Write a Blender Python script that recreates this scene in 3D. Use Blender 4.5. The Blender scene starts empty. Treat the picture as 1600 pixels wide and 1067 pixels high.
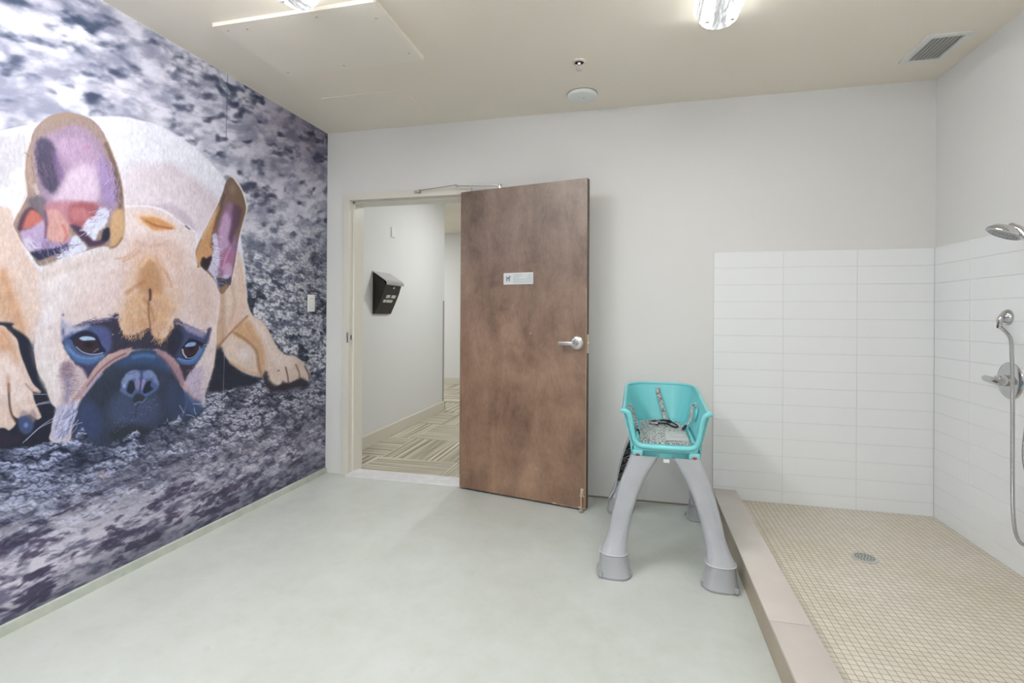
import bpy, bmesh, math, random
import numpy as np
from mathutils import Vector, Matrix
random.seed(7)
C = bpy.context.scene
COL = C.collection
# ================================================================ camera, world, exposure
TH, PIT, ROL, FPX, CY, CAMH = 0.2405, 0.0024, 0.0063, 795.86, 489.87, 1.2
_F0 = Vector((-math.sin(TH), math.cos(TH), 0)); _R0 = Vector((math.cos(TH), math.sin(TH), 0)); _U0 = Vector((0, 0, 1))
FWD = math.cos(PIT)*_F0+math.sin(PIT)*_U0
_U1 = -math.sin(PIT)*_F0+math.cos(PIT)*_U0
RGT = math.cos(ROL)*_R0+math.sin(ROL)*_U1
UPV = -math.sin(ROL)*_R0+math.cos(ROL)*_U1
cd = bpy.data.cameras.new('camera'); cam = bpy.data.objects.new('camera', cd); COL.objects.link(cam)
cam.matrix_world = Matrix(((RGT.x, UPV.x, -FWD.x, 0), (RGT.y, UPV.y, -FWD.y, 0), (RGT.z, UPV.z, -FWD.z, CAMH), (0, 0, 0, 1)))
cd.sensor_width = 36; cd.sensor_fit = 'HORIZONTAL'; cd.lens = FPX/1600*36
cd.shift_y = -(533.5-CY)/1600; cd.clip_start = .02
C.camera = cam
C.view_settings.view_transform = 'Standard'; C.view_settings.look = 'None'
C.view_settings.exposure = 0.08; C.view_settings.gamma = 1; C.view_settings.use_curve_mapping = False
w = bpy.data.worlds.new('world'); C.world = w; w.use_nodes = True
w.node_tree.nodes['Background'].inputs[0].default_value = (.9, .92, 1, 1); w.node_tree.nodes['Background'].inputs[1].default_value = .3
LAMP_R, LAMP_L = 46.0, 122.0          # lens strip brightness; mural row boosted to brighten the left wall
LAMP_COL = (.965, .985, 1.0, 1)
# room numbers (metres)
L, R, D, F, H = -2.280, 1.657, 3.4056, -1.7, 2.5628
ZC, ZS = .1237, .0636
MURAL_GAIN = (.85, .84, .87)

# ================================================================ helpers
def lin(c):
    c = c/255.0
    return c/12.92 if c <= .04045 else ((c+.055)/1.055)**2.4
def rgb(r, g, b): return (lin(r), lin(g), lin(b), 1)
def mat(name, col, rough=.5, metal=0.0, spec=.5, noise=None, bump=None, emit=None, coat=0.0, trans=0.0):
    """noise = (scale, colour 2, contrast low, contrast high, detail); bump = (scale, strength, distance)"""
    m = bpy.data.materials.new(name); m.use_nodes = True
    nt = m.node_tree; n = nt.nodes; b = n['Principled BSDF']
    b.inputs['Base Color'].default_value = col; b.inputs['Roughness'].default_value = rough
    b.inputs['Metallic'].default_value = metal; b.inputs['Specular IOR Level'].default_value = spec
    b.inputs['Coat Weight'].default_value = coat
    if trans: b.inputs['Transmission Weight'].default_value = trans
    tc = n.new('ShaderNodeTexCoord')
    if noise:
        t = n.new('ShaderNodeTexNoise'); t.inputs['Scale'].default_value = noise[0]; t.inputs['Detail'].default_value = noise[4] if len(noise) > 4 else 4
        nt.links.new(tc.outputs['Object'], t.inputs['Vector'])
        r = n.new('ShaderNodeValToRGB'); r.color_ramp.elements[0].position = noise[2]; r.color_ramp.elements[1].position = noise[3]
        r.color_ramp.elements[0].color = col; r.color_ramp.elements[1].color = noise[1]
        nt.links.new(t.outputs['Fac'], r.inputs['Fac']); nt.links.new(r.outputs['Color'], b.inputs['Base Color'])
    if bump:
        t = n.new('ShaderNodeTexNoise'); t.inputs['Scale'].default_value = bump[0]; t.inputs['Detail'].default_value = 5
        nt.links.new(tc.outputs['Object'], t.inputs['Vector'])
        bp = n.new('ShaderNodeBump'); bp.inputs['Strength'].default_value = bump[1]; bp.inputs['Distance'].default_value = bump[2]
        nt.links.new(t.outputs['Fac'], bp.inputs['Height']); nt.links.new(bp.outputs['Normal'], b.inputs['Normal'])
    if emit:
        b.inputs['Emission Color'].default_value = emit[0]; b.inputs['Emission Strength'].default_value = emit[1]
    return m
class MB:
    """collects shapes, links them as one mesh object"""
    def __init__(s): s.v = []; s.f = []
    def add(s, vs, fs):
        o = len(s.v); s.v += [tuple(v) for v in vs]; s.f += [[i+o for i in f] for f in fs]; return s
    def box(s, x0, x1, y0, y1, z0, z1, M=None):
        vs = [Vector((x, y, z)) for z in (z0, z1) for y in (y0, y1) for x in (x0, x1)]
        if M is not None: vs = [M @ v for v in vs]
        return s.add(vs, [[0, 2, 3, 1], [4, 5, 7, 6], [0, 1, 5, 4], [2, 6, 7, 3], [0, 4, 6, 2], [1, 3, 7, 5]])
    def bbox(s, x0, x1, y0, y1, z0, z1, r=.003, seg=2, M=None):
        bm = bmesh.new(); bmesh.ops.create_cube(bm, size=1)
        for v in bm.verts: v.co = Vector(((x0+x1)/2+v.co.x*(x1-x0), (y0+y1)/2+v.co.y*(y1-y0), (z0+z1)/2+v.co.z*(z1-z0)))
        bmesh.ops.bevel(bm, geom=bm.edges[:], offset=r, segments=seg, affect='EDGES', profile=.5)
        return s.bm(bm, M)
    def bm(s, bm, M=None):
        bm.verts.index_update()
        vs = [(M @ v.co if M is not None else v.co.copy()) for v in bm.verts]
        fs = [[v.index for v in f.verts] for f in bm.faces]; bm.free()
        return s.add(vs, fs)
    def lathe(s, prof, M=None, n=40, capped=True):
        """prof = (radius, height) pairs around local z"""
        vs = []; fs = []
        for r, z in prof:
            for k in range(n):
                a = 2*math.pi*k/n; vs.append(Vector((r*math.cos(a), r*math.sin(a), z)))
        for i in range(len(prof)-1):
            for k in range(n):
                k2 = (k+1) % n; fs.append([i*n+k, i*n+k2, (i+1)*n+k2, (i+1)*n+k])
        if capped:
            fs.append(list(range(n))[::-1]); fs.append([(len(prof)-1)*n+k for k in range(n)])
        if M is not None: vs = [M @ v for v in vs]
        return s.add(vs, fs)
    def tube(s, pts, r, n=10, caps=True, flat=None, up=None):
        """pts = path, r = radius or list; flat = (half width, half thickness) for a ribbon section"""
        P = [Vector(p) for p in pts]; N = len(P); vs = []; fs = []
        prev = Vector(up) if up else None
        for i, p in enumerate(P):
            t = (P[min(i+1, N-1)]-P[max(i-1, 0)]).normalized()
            if prev is None: prev = Vector((0, 0, 1)) if abs(t.z) < .9 else Vector((1, 0, 0))
            a = (prev-t*prev.dot(t))
            if a.length < 1e-5: a = t.orthogonal()
            a.normalize(); b = t.cross(a); prev = a
            ri = r[i] if isinstance(r, (list, tuple)) else r
            for k in range(n):
                q = 2*math.pi*k/n
                ca, sa = math.cos(q), math.sin(q)
                if flat: ca *= flat[0]; sa *= flat[1]
                else: ca *= ri; sa *= ri
                vs.append(p+a*ca+b*sa)
        for i in range(N-1):
            for k in range(n):
                k2 = (k+1) % n; fs.append([i*n+k, i*n+k2, (i+1)*n+k2, (i+1)*n+k])
        if caps: fs.append(list(range(n))[::-1]); fs.append([(N-1)*n+k for k in range(n)])
        return s.add(vs, fs)
    def prism(s, poly, axis, a0, a1, M=None):
        """poly of 2D points extruded along an axis"""
        def mk(p, a):
            return Vector((a, p[0], p[1])) if axis == 'x' else Vector((p[0], a, p[1])) if axis == 'y' else Vector((p[0], p[1], a))
        n = len(poly); vs = [mk(p, a0) for p in poly]+[mk(p, a1) for p in poly]
        if M is not None: vs = [M @ v for v in vs]
        return s.add(vs, [list(range(n))[::-1], [n+i for i in range(n)]]+[[i, (i+1) % n, n+(i+1) % n, n+i] for i in range(n)])
    def build(s, name, m, parent=None, smooth=False, kind=None, bevel=None, sub=0):
        me = bpy.data.meshes.new(name); me.from_pydata(s.v, [], s.f)
        bm = bmesh.new(); bm.from_mesh(me); bmesh.ops.recalc_face_normals(bm, faces=bm.faces[:]); bm.to_mesh(me); bm.free()
        me.materials.append(m); o = bpy.data.objects.new(name, me); COL.objects.link(o)
        if smooth:
            for p in me.polygons: p.use_smooth = True
            try:
                me.set_sharp_from_angle(angle=math.radians(38))
            except Exception: pass
        if parent: o.parent = parent
        if kind: o['kind'] = kind
        if bevel:
            b = o.modifiers.new('bevel', 'BEVEL'); b.width = bevel; b.segments = 2; b.limit_method = 'ANGLE'
        if sub:
            b = o.modifiers.new('sub', 'SUBSURF'); b.levels = sub; b.render_levels = sub
        return o
def tag(o, label, cat, group=None):
    o['label'] = label; o['category'] = cat
    if group: o['group'] = group
    return o
def thing(name, label, cat, loc=(0, 0, 0), rz=0, group=None):
    o = bpy.data.objects.new(name, None); COL.objects.link(o); o.location = loc; o.rotation_euler = (0, 0, rz); o.empty_display_size = .1
    return tag(o, label, cat, group)
def copy_thing(o):
    r = o.copy(); COL.objects.link(r)
    for ch in list(o.children):
        c = ch.copy(); COL.objects.link(c); c.parent = r
        for g in list(ch.children):
            d = g.copy(); COL.objects.link(d); d.parent = c
    return r
def T(x, y, z): return Matrix.Translation((x, y, z))
def RX(a): return Matrix.Rotation(a, 4, 'X')
def RY(a): return Matrix.Rotation(a, 4, 'Y')
def RZ(a): return Matrix.Rotation(a, 4, 'Z')

# ================================================================ materials
M_wall = mat('wall_paint', (.765, .76, .745, 1), .55, spec=.35, bump=(220, .05, .001))
M_ceil = mat('ceiling_paint', (.87, .81, .70, 1), .6, spec=.3, noise=(1.2, (.89, .835, .73, 1), .35, .65, 2))
M_frame = mat('door_frame_paint', (.74, .705, .63, 1), .38, spec=.4)
M_base = mat('baseboard_paint', (.67, .635, .55, 1), .45)
M_hallwall = mat('hall_paint', (.75, .755, .745, 1), .55)
M_white = mat('white_plastic', (.82, .82, .80, 1), .35)
M_tile = mat('white_glazed_tile', (.88, .895, .905, 1), .18, spec=.5, bump=(9, .06, .003))
M_grout = mat('tile_grout', (.66, .66, .65, 1), .8)
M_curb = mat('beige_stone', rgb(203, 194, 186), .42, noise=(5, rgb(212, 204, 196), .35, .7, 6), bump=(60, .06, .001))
M_curbside = M_curb
M_chrome = mat('chrome', (.60, .60, .62, 1), .08, metal=1)
M_satin = mat('satin_steel', (.70, .69, .67, 1), .28, metal=1)
M_rub = mat('dark_rubber', (.03, .03, .035, 1), .6)
M_black = mat('black_metal', (.012, .011, .008, 1), .28, spec=.5)
M_greymet = mat('grey_metal_lid', (.55, .55, .56, 1), .28, metal=.7)
M_brass = mat('pale_brass', (.80, .68, .52, 1), .35, metal=.8)
M_teal = mat('teal_plastic', (.20, .63, .66, 1), .30, spec=.5, bump=(350, .04, .0006))
M_grey = mat('grey_plastic', (.42, .435, .46, 1), .32, spec=.5, noise=(14, (.45, .465, .49, 1), .35, .7, 4), bump=(260, .06, .0008))
M_greyfoot = mat('grey_plastic_foot', (.385, .40, .415, 1), .42, spec=.4, bump=(260, .06, .0008))
M_ribs_shaded = mat('grey_plastic_ribs_shaded', (.16, .16, .165, 1), .6)  # same leg plastic, darkened to paint in the shade inside the channel
M_label = mat('pale_label', (.62, .61, .56, 1), .5)
M_vent = mat('vent_white', (.80, .80, .78, 1), .4)
M_dark = mat('dark_recess', (.03, .03, .03, 1), .9)
M_thresh = mat('worn_threshold', (.66, .66, .67, 1), .5, noise=(14, (.74, .74, .75, 1), .4, .65, 8))

def node_mat(name):
    m = bpy.data.materials.new(name); m.use_nodes = True
    return m, m.node_tree, m.node_tree.nodes, m.node_tree.nodes['Principled BSDF']
def nd(n, t, **k):
    x = n.new(t)
    for a, v in k.items():
        if a in x.inputs: x.inputs[a].default_value = v
        else: setattr(x, a, v)
    return x
# polished concrete
M_floor, nt, n, b = node_mat('polished_concrete')
tc = n.new('ShaderNodeTexCoord')
t1 = nd(n, 'ShaderNodeTexNoise', Scale=1.6, Detail=8.0, Roughness=.7); t2 = nd(n, 'ShaderNodeTexNoise', Scale=9.0, Detail=8.0, Roughness=.7)
t3 = nd(n, 'ShaderNodeTexNoise', Scale=70.0, Detail=4.0)
for t in (t1, t2, t3): nt.links.new(tc.outputs['Object'], t.inputs['Vector'])
mx = nd(n, 'ShaderNodeMath', operation='MULTIPLY_ADD'); mx.inputs[1].default_value = .45
nt.links.new(t2.outputs['Fac'], mx.inputs[0]); nt.links.new(t1.outputs['Fac'], mx.inputs[2])
cr = n.new('ShaderNodeValToRGB'); e = cr.color_ramp.elements
e[0].position = .50; e[0].color = rgb(190, 193, 186); e[1].position = .92; e[1].color = rgb(206, 210, 206)
e.new(.68).color = rgb(198, 202, 195)
nt.links.new(mx.outputs[0], cr.inputs['Fac'])
# small dark wear flecks
cr2 = n.new('ShaderNodeValToRGB'); cr2.color_ramp.elements[0].position = .60; cr2.color_ramp.elements[0].color = (1, 1, 1, 1)
cr2.color_ramp.elements[1].position = .80; cr2.color_ramp.elements[1].color = (.80, .79, .76, 1)
nt.links.new(t2.outputs['Fac'], cr2.inputs['Fac'])
mm = nd(n, 'ShaderNodeMixRGB', blend_type='MULTIPLY'); mm.inputs[0].default_value = .8
nt.links.new(cr.outputs['Color'], mm.inputs[1]); nt.links.new(cr2.outputs['Color'], mm.inputs[2]); nt.links.new(mm.outputs[0], b.inputs['Base Color'])
rr = nd(n, 'ShaderNodeMapRange'); rr.inputs['To Min'].default_value = .26; rr.inputs['To Max'].default_value = .48
nt.links.new(t2.outputs['Fac'], rr.inputs['Value']); nt.links.new(rr.outputs[0], b.inputs['Roughness'])
b.inputs['Specular IOR Level'].default_value = .45
bp = nd(n, 'ShaderNodeBump', Strength=.05, Distance=.002); nt.links.new(t3.outputs['Fac'], bp.inputs['Height']); nt.links.new(bp.outputs['Normal'], b.inputs['Normal'])
# one-inch mosaic
M_mosaic, nt, n, b = node_mat('beige_mosaic')
tc = n.new('ShaderNodeTexCoord')
br = nd(n, 'ShaderNodeTexBrick', offset=0.0, squash=1.0); br.inputs['Scale'].default_value = 1
br.inputs['Brick Width'].default_value = .0262; br.inputs['Row Height'].default_value = .0262; br.inputs['Mortar Size'].default_value = .0013; br.inputs['Mortar Smooth'].default_value = .2
br.inputs['Color1'].default_value = rgb(226, 219, 205); br.inputs['Color2'].default_value = rgb(217, 209, 195); br.inputs['Mortar'].default_value = rgb(150, 138, 120)
br.inputs['Bias'].default_value = 0
nt.links.new(tc.outputs['Object'], br.inputs['Vector'])
tn = nd(n, 'ShaderNodeTexNoise', Scale=2.2, Detail=5.0); nt.links.new(tc.outputs['Object'], tn.inputs['Vector'])
cr = n.new('ShaderNodeValToRGB'); cr.color_ramp.elements[0].position = .38; cr.color_ramp.elements[0].color = (.93, .90, .85, 1)
cr.color_ramp.elements[1].position = .66; cr.color_ramp.elements[1].color = (1, 1, 1, 1)
nt.links.new(tn.outputs['Fac'], cr.inputs['Fac'])
mm = nd(n, 'ShaderNodeMixRGB', blend_type='MULTIPLY'); mm.inputs[0].default_value = 1
nt.links.new(br.outputs['Color'], mm.inputs[1]); nt.links.new(cr.outputs['Color'], mm.inputs[2]); nt.links.new(mm.outputs[0], b.inputs['Base Color'])
bp = nd(n, 'ShaderNodeBump', Strength=.5, Distance=.0012, invert=True); nt.links.new(br.outputs['Fac'], bp.inputs['Height']); nt.links.new(bp.outputs['Normal'], b.inputs['Normal'])
b.inputs['Roughness'].default_value = .42
# striped quarter-turn carpet tiles
M_carpet, nt, n, b = node_mat('striped_carpet')
tc = n.new('ShaderNodeTexCoord'); sp = n.new('ShaderNodeSeparateXYZ'); nt.links.new(tc.outputs['Object'], sp.inputs[0])
def mth(op, a, c=None, v=None):
    x = nd(n, 'ShaderNodeMath', operation=op)
    for i, q in ((0, a), (1, c)):
        if q is None: continue
        if isinstance(q, (int, float)): x.inputs[i].default_value = q
        else: nt.links.new(q, x.inputs[i])
    return x.outputs[0]
CS = .655
cx = mth('DIVIDE', mth('ADD', sp.outputs['X'], 2.08+CS*8), CS); cy = mth('DIVIDE', mth('ADD', sp.outputs['Y'], -3.9+CS*8), CS)
fx = mth('FLOOR', cx); fy = mth('FLOOR', cy)
par = mth('MODULO', mth('ADD', fx, fy), 2.0)
mxs = nd(n, 'ShaderNodeMix', data_type='FLOAT')
nt.links.new(par, mxs.inputs[0]); nt.links.new(sp.outputs['X'], mxs.inputs[2]); nt.links.new(sp.outputs['Y'], mxs.inputs[3])
along = nd(n, 'ShaderNodeMix', data_type='FLOAT')
nt.links.new(par, along.inputs[0]); nt.links.new(sp.outputs['Y'], along.inputs[2]); nt.links.new(sp.outputs['X'], along.inputs[3])
cell = mth('MULTIPLY', mth('ADD', mth('MULTIPLY', fx, 3.7), mth('MULTIPLY', fy, 9.1)), 1.0)
cb = n.new('ShaderNodeCombineXYZ'); nt.links.new(mxs.outputs[0], cb.inputs[0]); nt.links.new(cell, cb.inputs[1])
nt.links.new(mth('MULTIPLY', along.outputs[0], .012), cb.inputs[2])
st = nd(n, 'ShaderNodeTexNoise', Scale=46.0, Detail=3.0, Roughness=.75); nt.links.new(cb.outputs[0], st.inputs['Vector'])
cr = n.new('ShaderNodeValToRGB'); e = cr.color_ramp.elements
e[0].position = .36; e[0].color = rgb(136, 129, 112); e[1].position = .66; e[1].color = rgb(226, 220, 204)
e.new(.47).color = rgb(176, 169, 152); e.new(.56).color = rgb(198, 192, 176)
nt.links.new(st.outputs['Fac'], cr.inputs['Fac']); nt.links.new(cr.outputs['Color'], b.inputs['Base Color']); b.inputs['Roughness'].default_value = .95
b.inputs['Specular IOR Level'].default_value = .1
# stained wood door
M_wood, nt, n, b = node_mat('dark_stained_door')
tc = n.new('ShaderNodeTexCoord'); mp = n.new('ShaderNodeMapping'); mp.inputs['Scale'].default_value = (1, 1, .45)
nt.links.new(tc.outputs['Object'], mp.inputs[0])
g1 = nd(n, 'ShaderNodeTexNoise', Scale=6.0, Detail=9.0, Roughness=.62, Distortion=.6); g2 = nd(n, 'ShaderNodeTexNoise', Scale=3.2, Detail=6.0, Roughness=.6); g3 = nd(n, 'ShaderNodeTexNoise', Scale=55.0, Detail=5.0, Roughness=.7)
nt.links.new(mp.outputs[0], g1.inputs['Vector']); nt.links.new(tc.outputs['Object'], g2.inputs['Vector']); nt.links.new(mp.outputs[0], g3.inputs['Vector'])
s1 = mth('ADD', mth('MULTIPLY', g1.outputs['Fac'], .42), mth('ADD', mth('MULTIPLY', g2.outputs['Fac'], .40), mth('MULTIPLY', g3.outputs['Fac'], .18)))
cr = n.new('ShaderNodeValToRGB'); e = cr.color_ramp.elements
e[0].position = .36; e[0].color = rgb(92, 75, 65); e[1].position = .66; e[1].color = rgb(160, 139, 124)
e.new(.50).color = rgb(130, 110, 97)
nt.links.new(s1, cr.inputs['Fac'])
# redder and browner lower down; upper grey paints in reflected sheen
sz = n.new('ShaderNodeSeparateXYZ'); nt.links.new(tc.outputs['Object'], sz.inputs[0])
mr = nd(n, 'ShaderNodeMapRange'); mr.inputs['From Min'].default_value = 1.7; mr.inputs['From Max'].default_value = .6; mr.inputs['To Min'].default_value = 0; mr.inputs['To Max'].default_value = 1
nt.links.new(sz.outputs['Z'], mr.inputs['Value'])
wm = nd(n, 'ShaderNodeMixRGB', blend_type='MULTIPLY'); wm.inputs[2].default_value = (1.20, 1.02, .87, 1)
nt.links.new(mr.outputs[0], wm.inputs[0]); nt.links.new(cr.outputs['Color'], wm.inputs[1])
nt.links.new(wm.outputs[0], b.inputs['Base Color'])
rr = nd(n, 'ShaderNodeMapRange'); b.inputs['Coat Weight'].default_value = .25; b.inputs['Coat Roughness'].default_value = .3; rr.inputs['To Min'].default_value = .30; rr.inputs['To Max'].default_value = .50
nt.links.new(g2.outputs['Fac'], rr.inputs['Value']); nt.links.new(rr.outputs[0], b.inputs['Roughness'])
M_woodedge = mat('door_edge', rgb(74, 58, 46), .5, noise=(30, rgb(96, 76, 60), .4, .7))
# strap webbing and mat
def zig(name, c1, c2, sc, band):
    m, nt, n, b = node_mat(name)
    tc = n.new('ShaderNodeTexCoord')
    wv = nd(n, 'ShaderNodeTexVoronoi', Scale=sc); wv.feature = 'DISTANCE_TO_EDGE'
    nt.links.new(tc.outputs['Object'], wv.inputs['Vector'])
    cr = n.new('ShaderNodeValToRGB'); cr.color_ramp.interpolation = 'LINEAR'
    cr.color_ramp.elements[0].position = band; cr.color_ramp.elements[0].color = c1; cr.color_ramp.elements[1].position = band+.06; cr.color_ramp.elements[1].color = c2
    nt.links.new(wv.outputs['Distance'], cr.inputs['Fac']); nt.links.new(cr.outputs['Color'], b.inputs['Base Color']); b.inputs['Roughness'].default_value = .6
    return m
M_strap = zig('patterned_webbing', (.16, .15, .15, 1), (.66, .65, .62, 1), 110, .10)
M_mat = zig('chevron_rubber_mat', (.17, .18, .18, 1), (.60, .61, .60, 1), 62, .07)

# ================================================================ room shell
def struct(name, mb, m, **k): return mb.build(name, m, kind='structure', **k)
fl = MB().box(L-.1, ZC*0+.467+.0, F, D+.0, -.1, 0); fl.box(.467, R+.1, F, D, -.1, 0); struct('floor', fl, M_floor)
struct('wall_left', MB().box(L-.15, L, F-.1, D+.0, 0, H+.2), M_wall)
struct('wall_right', MB().box(R, R+.15, F-.1, D+.15, -.1, H+.2), M_wall)
struct('wall_front', MB().box(L-.15, R+.15, F-.15, F, -.1, H+.2), M_wall)
OX0, OX1, OZ = -2.085, -1.180, 2.045       # frame opening
WT = .155
wb = MB().box(L-.15, OX0-.02, D, D+WT, -.1, H+.2).box(OX1+.02, R+.15, D, D+WT, -.1, H+.2).box(OX0-.02, OX1+.02, D, D+WT, OZ+.02, H+.2)
struct('wall_back', wb, M_wall)
struct('ceiling', MB().box(L-.15, R+.15, F-.15, D+.0, H, H+.12), M_ceil)
# bare concrete kick strip below the picture
M_kick = mat('bare_concrete_base', rgb(176, 182, 172), .7, noise=(16, rgb(192, 196, 186), .35, .7, 6))
struct('baseboard_left', MB().prism([(L, 0), (L+.016, 0), (L+.012, .036), (L, .040)], 'y', F, D), M_kick)
M_caulk = mat('caulk_line', (.26, .24, .19, 1), .8)
struct('trim_1', MB().box(OX1+.05, .467, D-.006, D, 0, .008), M_caulk)
# door frame (hollow metal): faces, rabbets, stops, soffit
fr = MB()
def frame_leg(x_in, s):
    # s=+1: left leg (opening to the right)
    y0, y1 = D-.012, D+WT+.012
    prof = [(x_in-s*.050, y0), (x_in, y0), (x_in, y0+.052), (x_in+s*.016, y0+.052), (x_in+s*.016, y1), (x_in-s*.050, y1)]
    fr.prism([(a, c) for a, c in prof], 'z', 0, OZ+.05)
frame_leg(OX0, 1); frame_leg(OX1, -1)
y0, y1 = D-.012, D+WT+.012
fr.prism([(y0, OZ), (y0, OZ+.05), (y1, OZ+.05), (y1, OZ-.016), (y0+.052, OZ-.016), (y0+.052, OZ)], 'x', OX0, OX1)
struct('trim_2', fr, M_frame, bevel=.0015)
# strike plate and silencers on the left jamb
sk = MB().bbox(OX0-.0005, OX0+.0018, D+.002, D+.040, .965, 1.085, .0008, 1).bbox(OX0-.014, OX0+.001, D-.0145, D-.0115, .985, 1.06, .0008, 1)
tag(sk.build('strike_plate', M_satin), 'small steel strike plate on the left jamb of the doorway', 'strike plate')
so = MB().box(OX0+.0016, OX0+.0024, D+.012, D+.026, 1.005, 1.04).build('latch_hole', M_dark, bpy.data.objects['strike_plate'])
t = None
for k, (z) in enumerate((1.79, 1.03, .30)):
    s_ = MB().lathe([(.0045, 0), (.0035, .003)], T(OX0+.008, D+.0398, z) @ RX(math.pi/2), 12)
    q = s_.build('door_silencer', M_white)
    tag(q, ['small round door bumper high on the left door jamb', 'small round door bumper beside the strike plate', 'small round door bumper low on the left door jamb'][k], 'door bumper', 'bumpers on the left door jamb')
# threshold
th = MB().prism([(D-.045, 0), (D-.035, .008), (D+.06, .013), (D+.115, .012), (D+.125, .0)], 'x', OX0+.001, OX1-.001)
tag(th.build('threshold', M_thresh), 'worn whitish threshold strip across the doorway floor', 'threshold')

# ---- corridor beyond the door
HX = -2.36
struct('floor_corridor', MB().box(-6, .2, D+.0, 8.4, -.1, 0), M_carpet)
struct('wall_corridor_left', MB().box(HX-3.5, HX, D+WT, 6.03, 0, 2.75), M_hallwall)
struct('wall_corridor_far', MB().box(-6, .3, 8.282, 8.4, 0, 2.75), M_hallwall)
struct('wall_corridor_right', MB().box(-.55, -.4, D+WT, 8.3, 0, 2.75), M_hallwall)
struct('wall_corridor_end', MB().box(-6.1, -5.95, 6.0, 8.4, 0, 2.75), M_hallwall)
struct('ceiling_corridor', MB().box(-6, .3, D+WT, 8.4, 2.60, 2.75), M_ceil)
bb = MB().prism([(HX, 0), (HX+.014, 0), (HX+.014, .104), (HX+.008, .112), (HX, .114)], 'y', D+WT, 6.044)
struct('baseboard_corridor_left', bb, M_base)
struct('baseboard_corridor_end', MB().box(HX-3.4, HX+.014, 6.03, 6.044, 0, .112), M_base)
struct('baseboard_corridor_far', MB().box(-5.9, -.56, 8.268, 8.282, 0, .11), M_base)
M_guard = mat('grey_corner_guard', (.36, .35, .34, 1), .4)
tag(MB().prism([(HX-.03, 6.0301), (HX-.03, 6.033), (HX+.003, 6.033), (HX+.003, 5.985), (HX+.0001, 5.985), (HX+.0001, 6.0301)], 'z', .114, 1.37).build('corner_guard', M_guard),
    'thin grey guard on the far corner of the corridor wall', 'corner guard')
# little white wall plate, high on the corridor wall
wp = MB().bbox(HX, HX+.010, 4.590, 4.672, 1.963, 2.058, .003)
tag(wp.build('wall_plate', M_white), 'small white blank plate high on the corridor wall above black box', 'wall plate')

# ---- picture wall: printed wallpaper
# ---------------------------------------------------------------- mural picture (numpy painter)
def _vnoise(x, y, seed=0):
    xi = np.floor(x).astype(np.int64); yi = np.floor(y).astype(np.int64)
    fx = x-xi; fy = y-yi
    fx = fx*fx*fx*(fx*(fx*6-15)+10); fy = fy*fy*fy*(fy*(fy*6-15)+10)
    def hh(a, b):
        n = (a*374761393+b*668265263+seed*974634777) & 0xffffffff
        n = ((n ^ (n >> 13))*1274126177) & 0xffffffff
        return ((n ^ (n >> 16)) & 0xffff)/65535.0
    a = hh(xi, yi); b = hh(xi+1, yi); c = hh(xi, yi+1); d = hh(xi+1, yi+1)
    return (a*(1-fx)+b*fx)*(1-fy)+(c*(1-fx)+d*fx)*fy
def _fbm(x, y, seed, octs=3, gain=.5):
    s = 0; a = 1; t = 0
    for k in range(octs):
        s = s+a*_vnoise(x*2**k+17.3*k, y*2**k-9.1*k, seed+k); t += a; a *= gain
    return s/t
def _sst(a, b, x):
    t = np.clip((x-a)/(b-a), 0, 1); return t*t*(3-2*t)
def _cells(x, y, seed):
    # distance to the nearest jittered point (clods)
    xi = np.floor(x).astype(np.int64); yi = np.floor(y).astype(np.int64)
    best = np.full(x.shape, 9.0); idv = np.zeros(x.shape)
    for i in (-1, 0, 1):
        for j in (-1, 0, 1):
            a = xi+i; b = yi+j
            def hh(q):
                n = (a*374761393+b*668265263+(seed+q)*974634777) & 0xffffffff
                n = ((n ^ (n >> 13))*1274126177) & 0xffffffff
                return ((n ^ (n >> 16)) & 0xffff)/65535.0
            jx = a+hh(0); jy = b+hh(7)
            d = (x-jx)**2+(y-jy)**2
            m = d < best
            best = np.where(m, d, best); idv = np.where(m, hh(13), idv)
    return np.sqrt(best), idv
def _spline(pts, closed, n=6):
    P = np.array(pts, float); N = len(P); out = []
    for i in range(N if closed else N-1):
        if closed: p0, p1, p2, p3 = P[(i-1) % N], P[i], P[(i+1) % N], P[(i+2) % N]
        else: p0, p1, p2, p3 = P[max(i-1, 0)], P[i], P[i+1], P[min(i+2, N-1)]
        for k in range(n):
            t = k/n
            out.append(.5*((2*p1)+(p2-p0)*t+(2*p0-5*p1+4*p2-p3)*t*t+(3*p1-p0-3*p2+p3)*t**3))
    if not closed: out.append(P[-1])
    return np.array(out)

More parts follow.
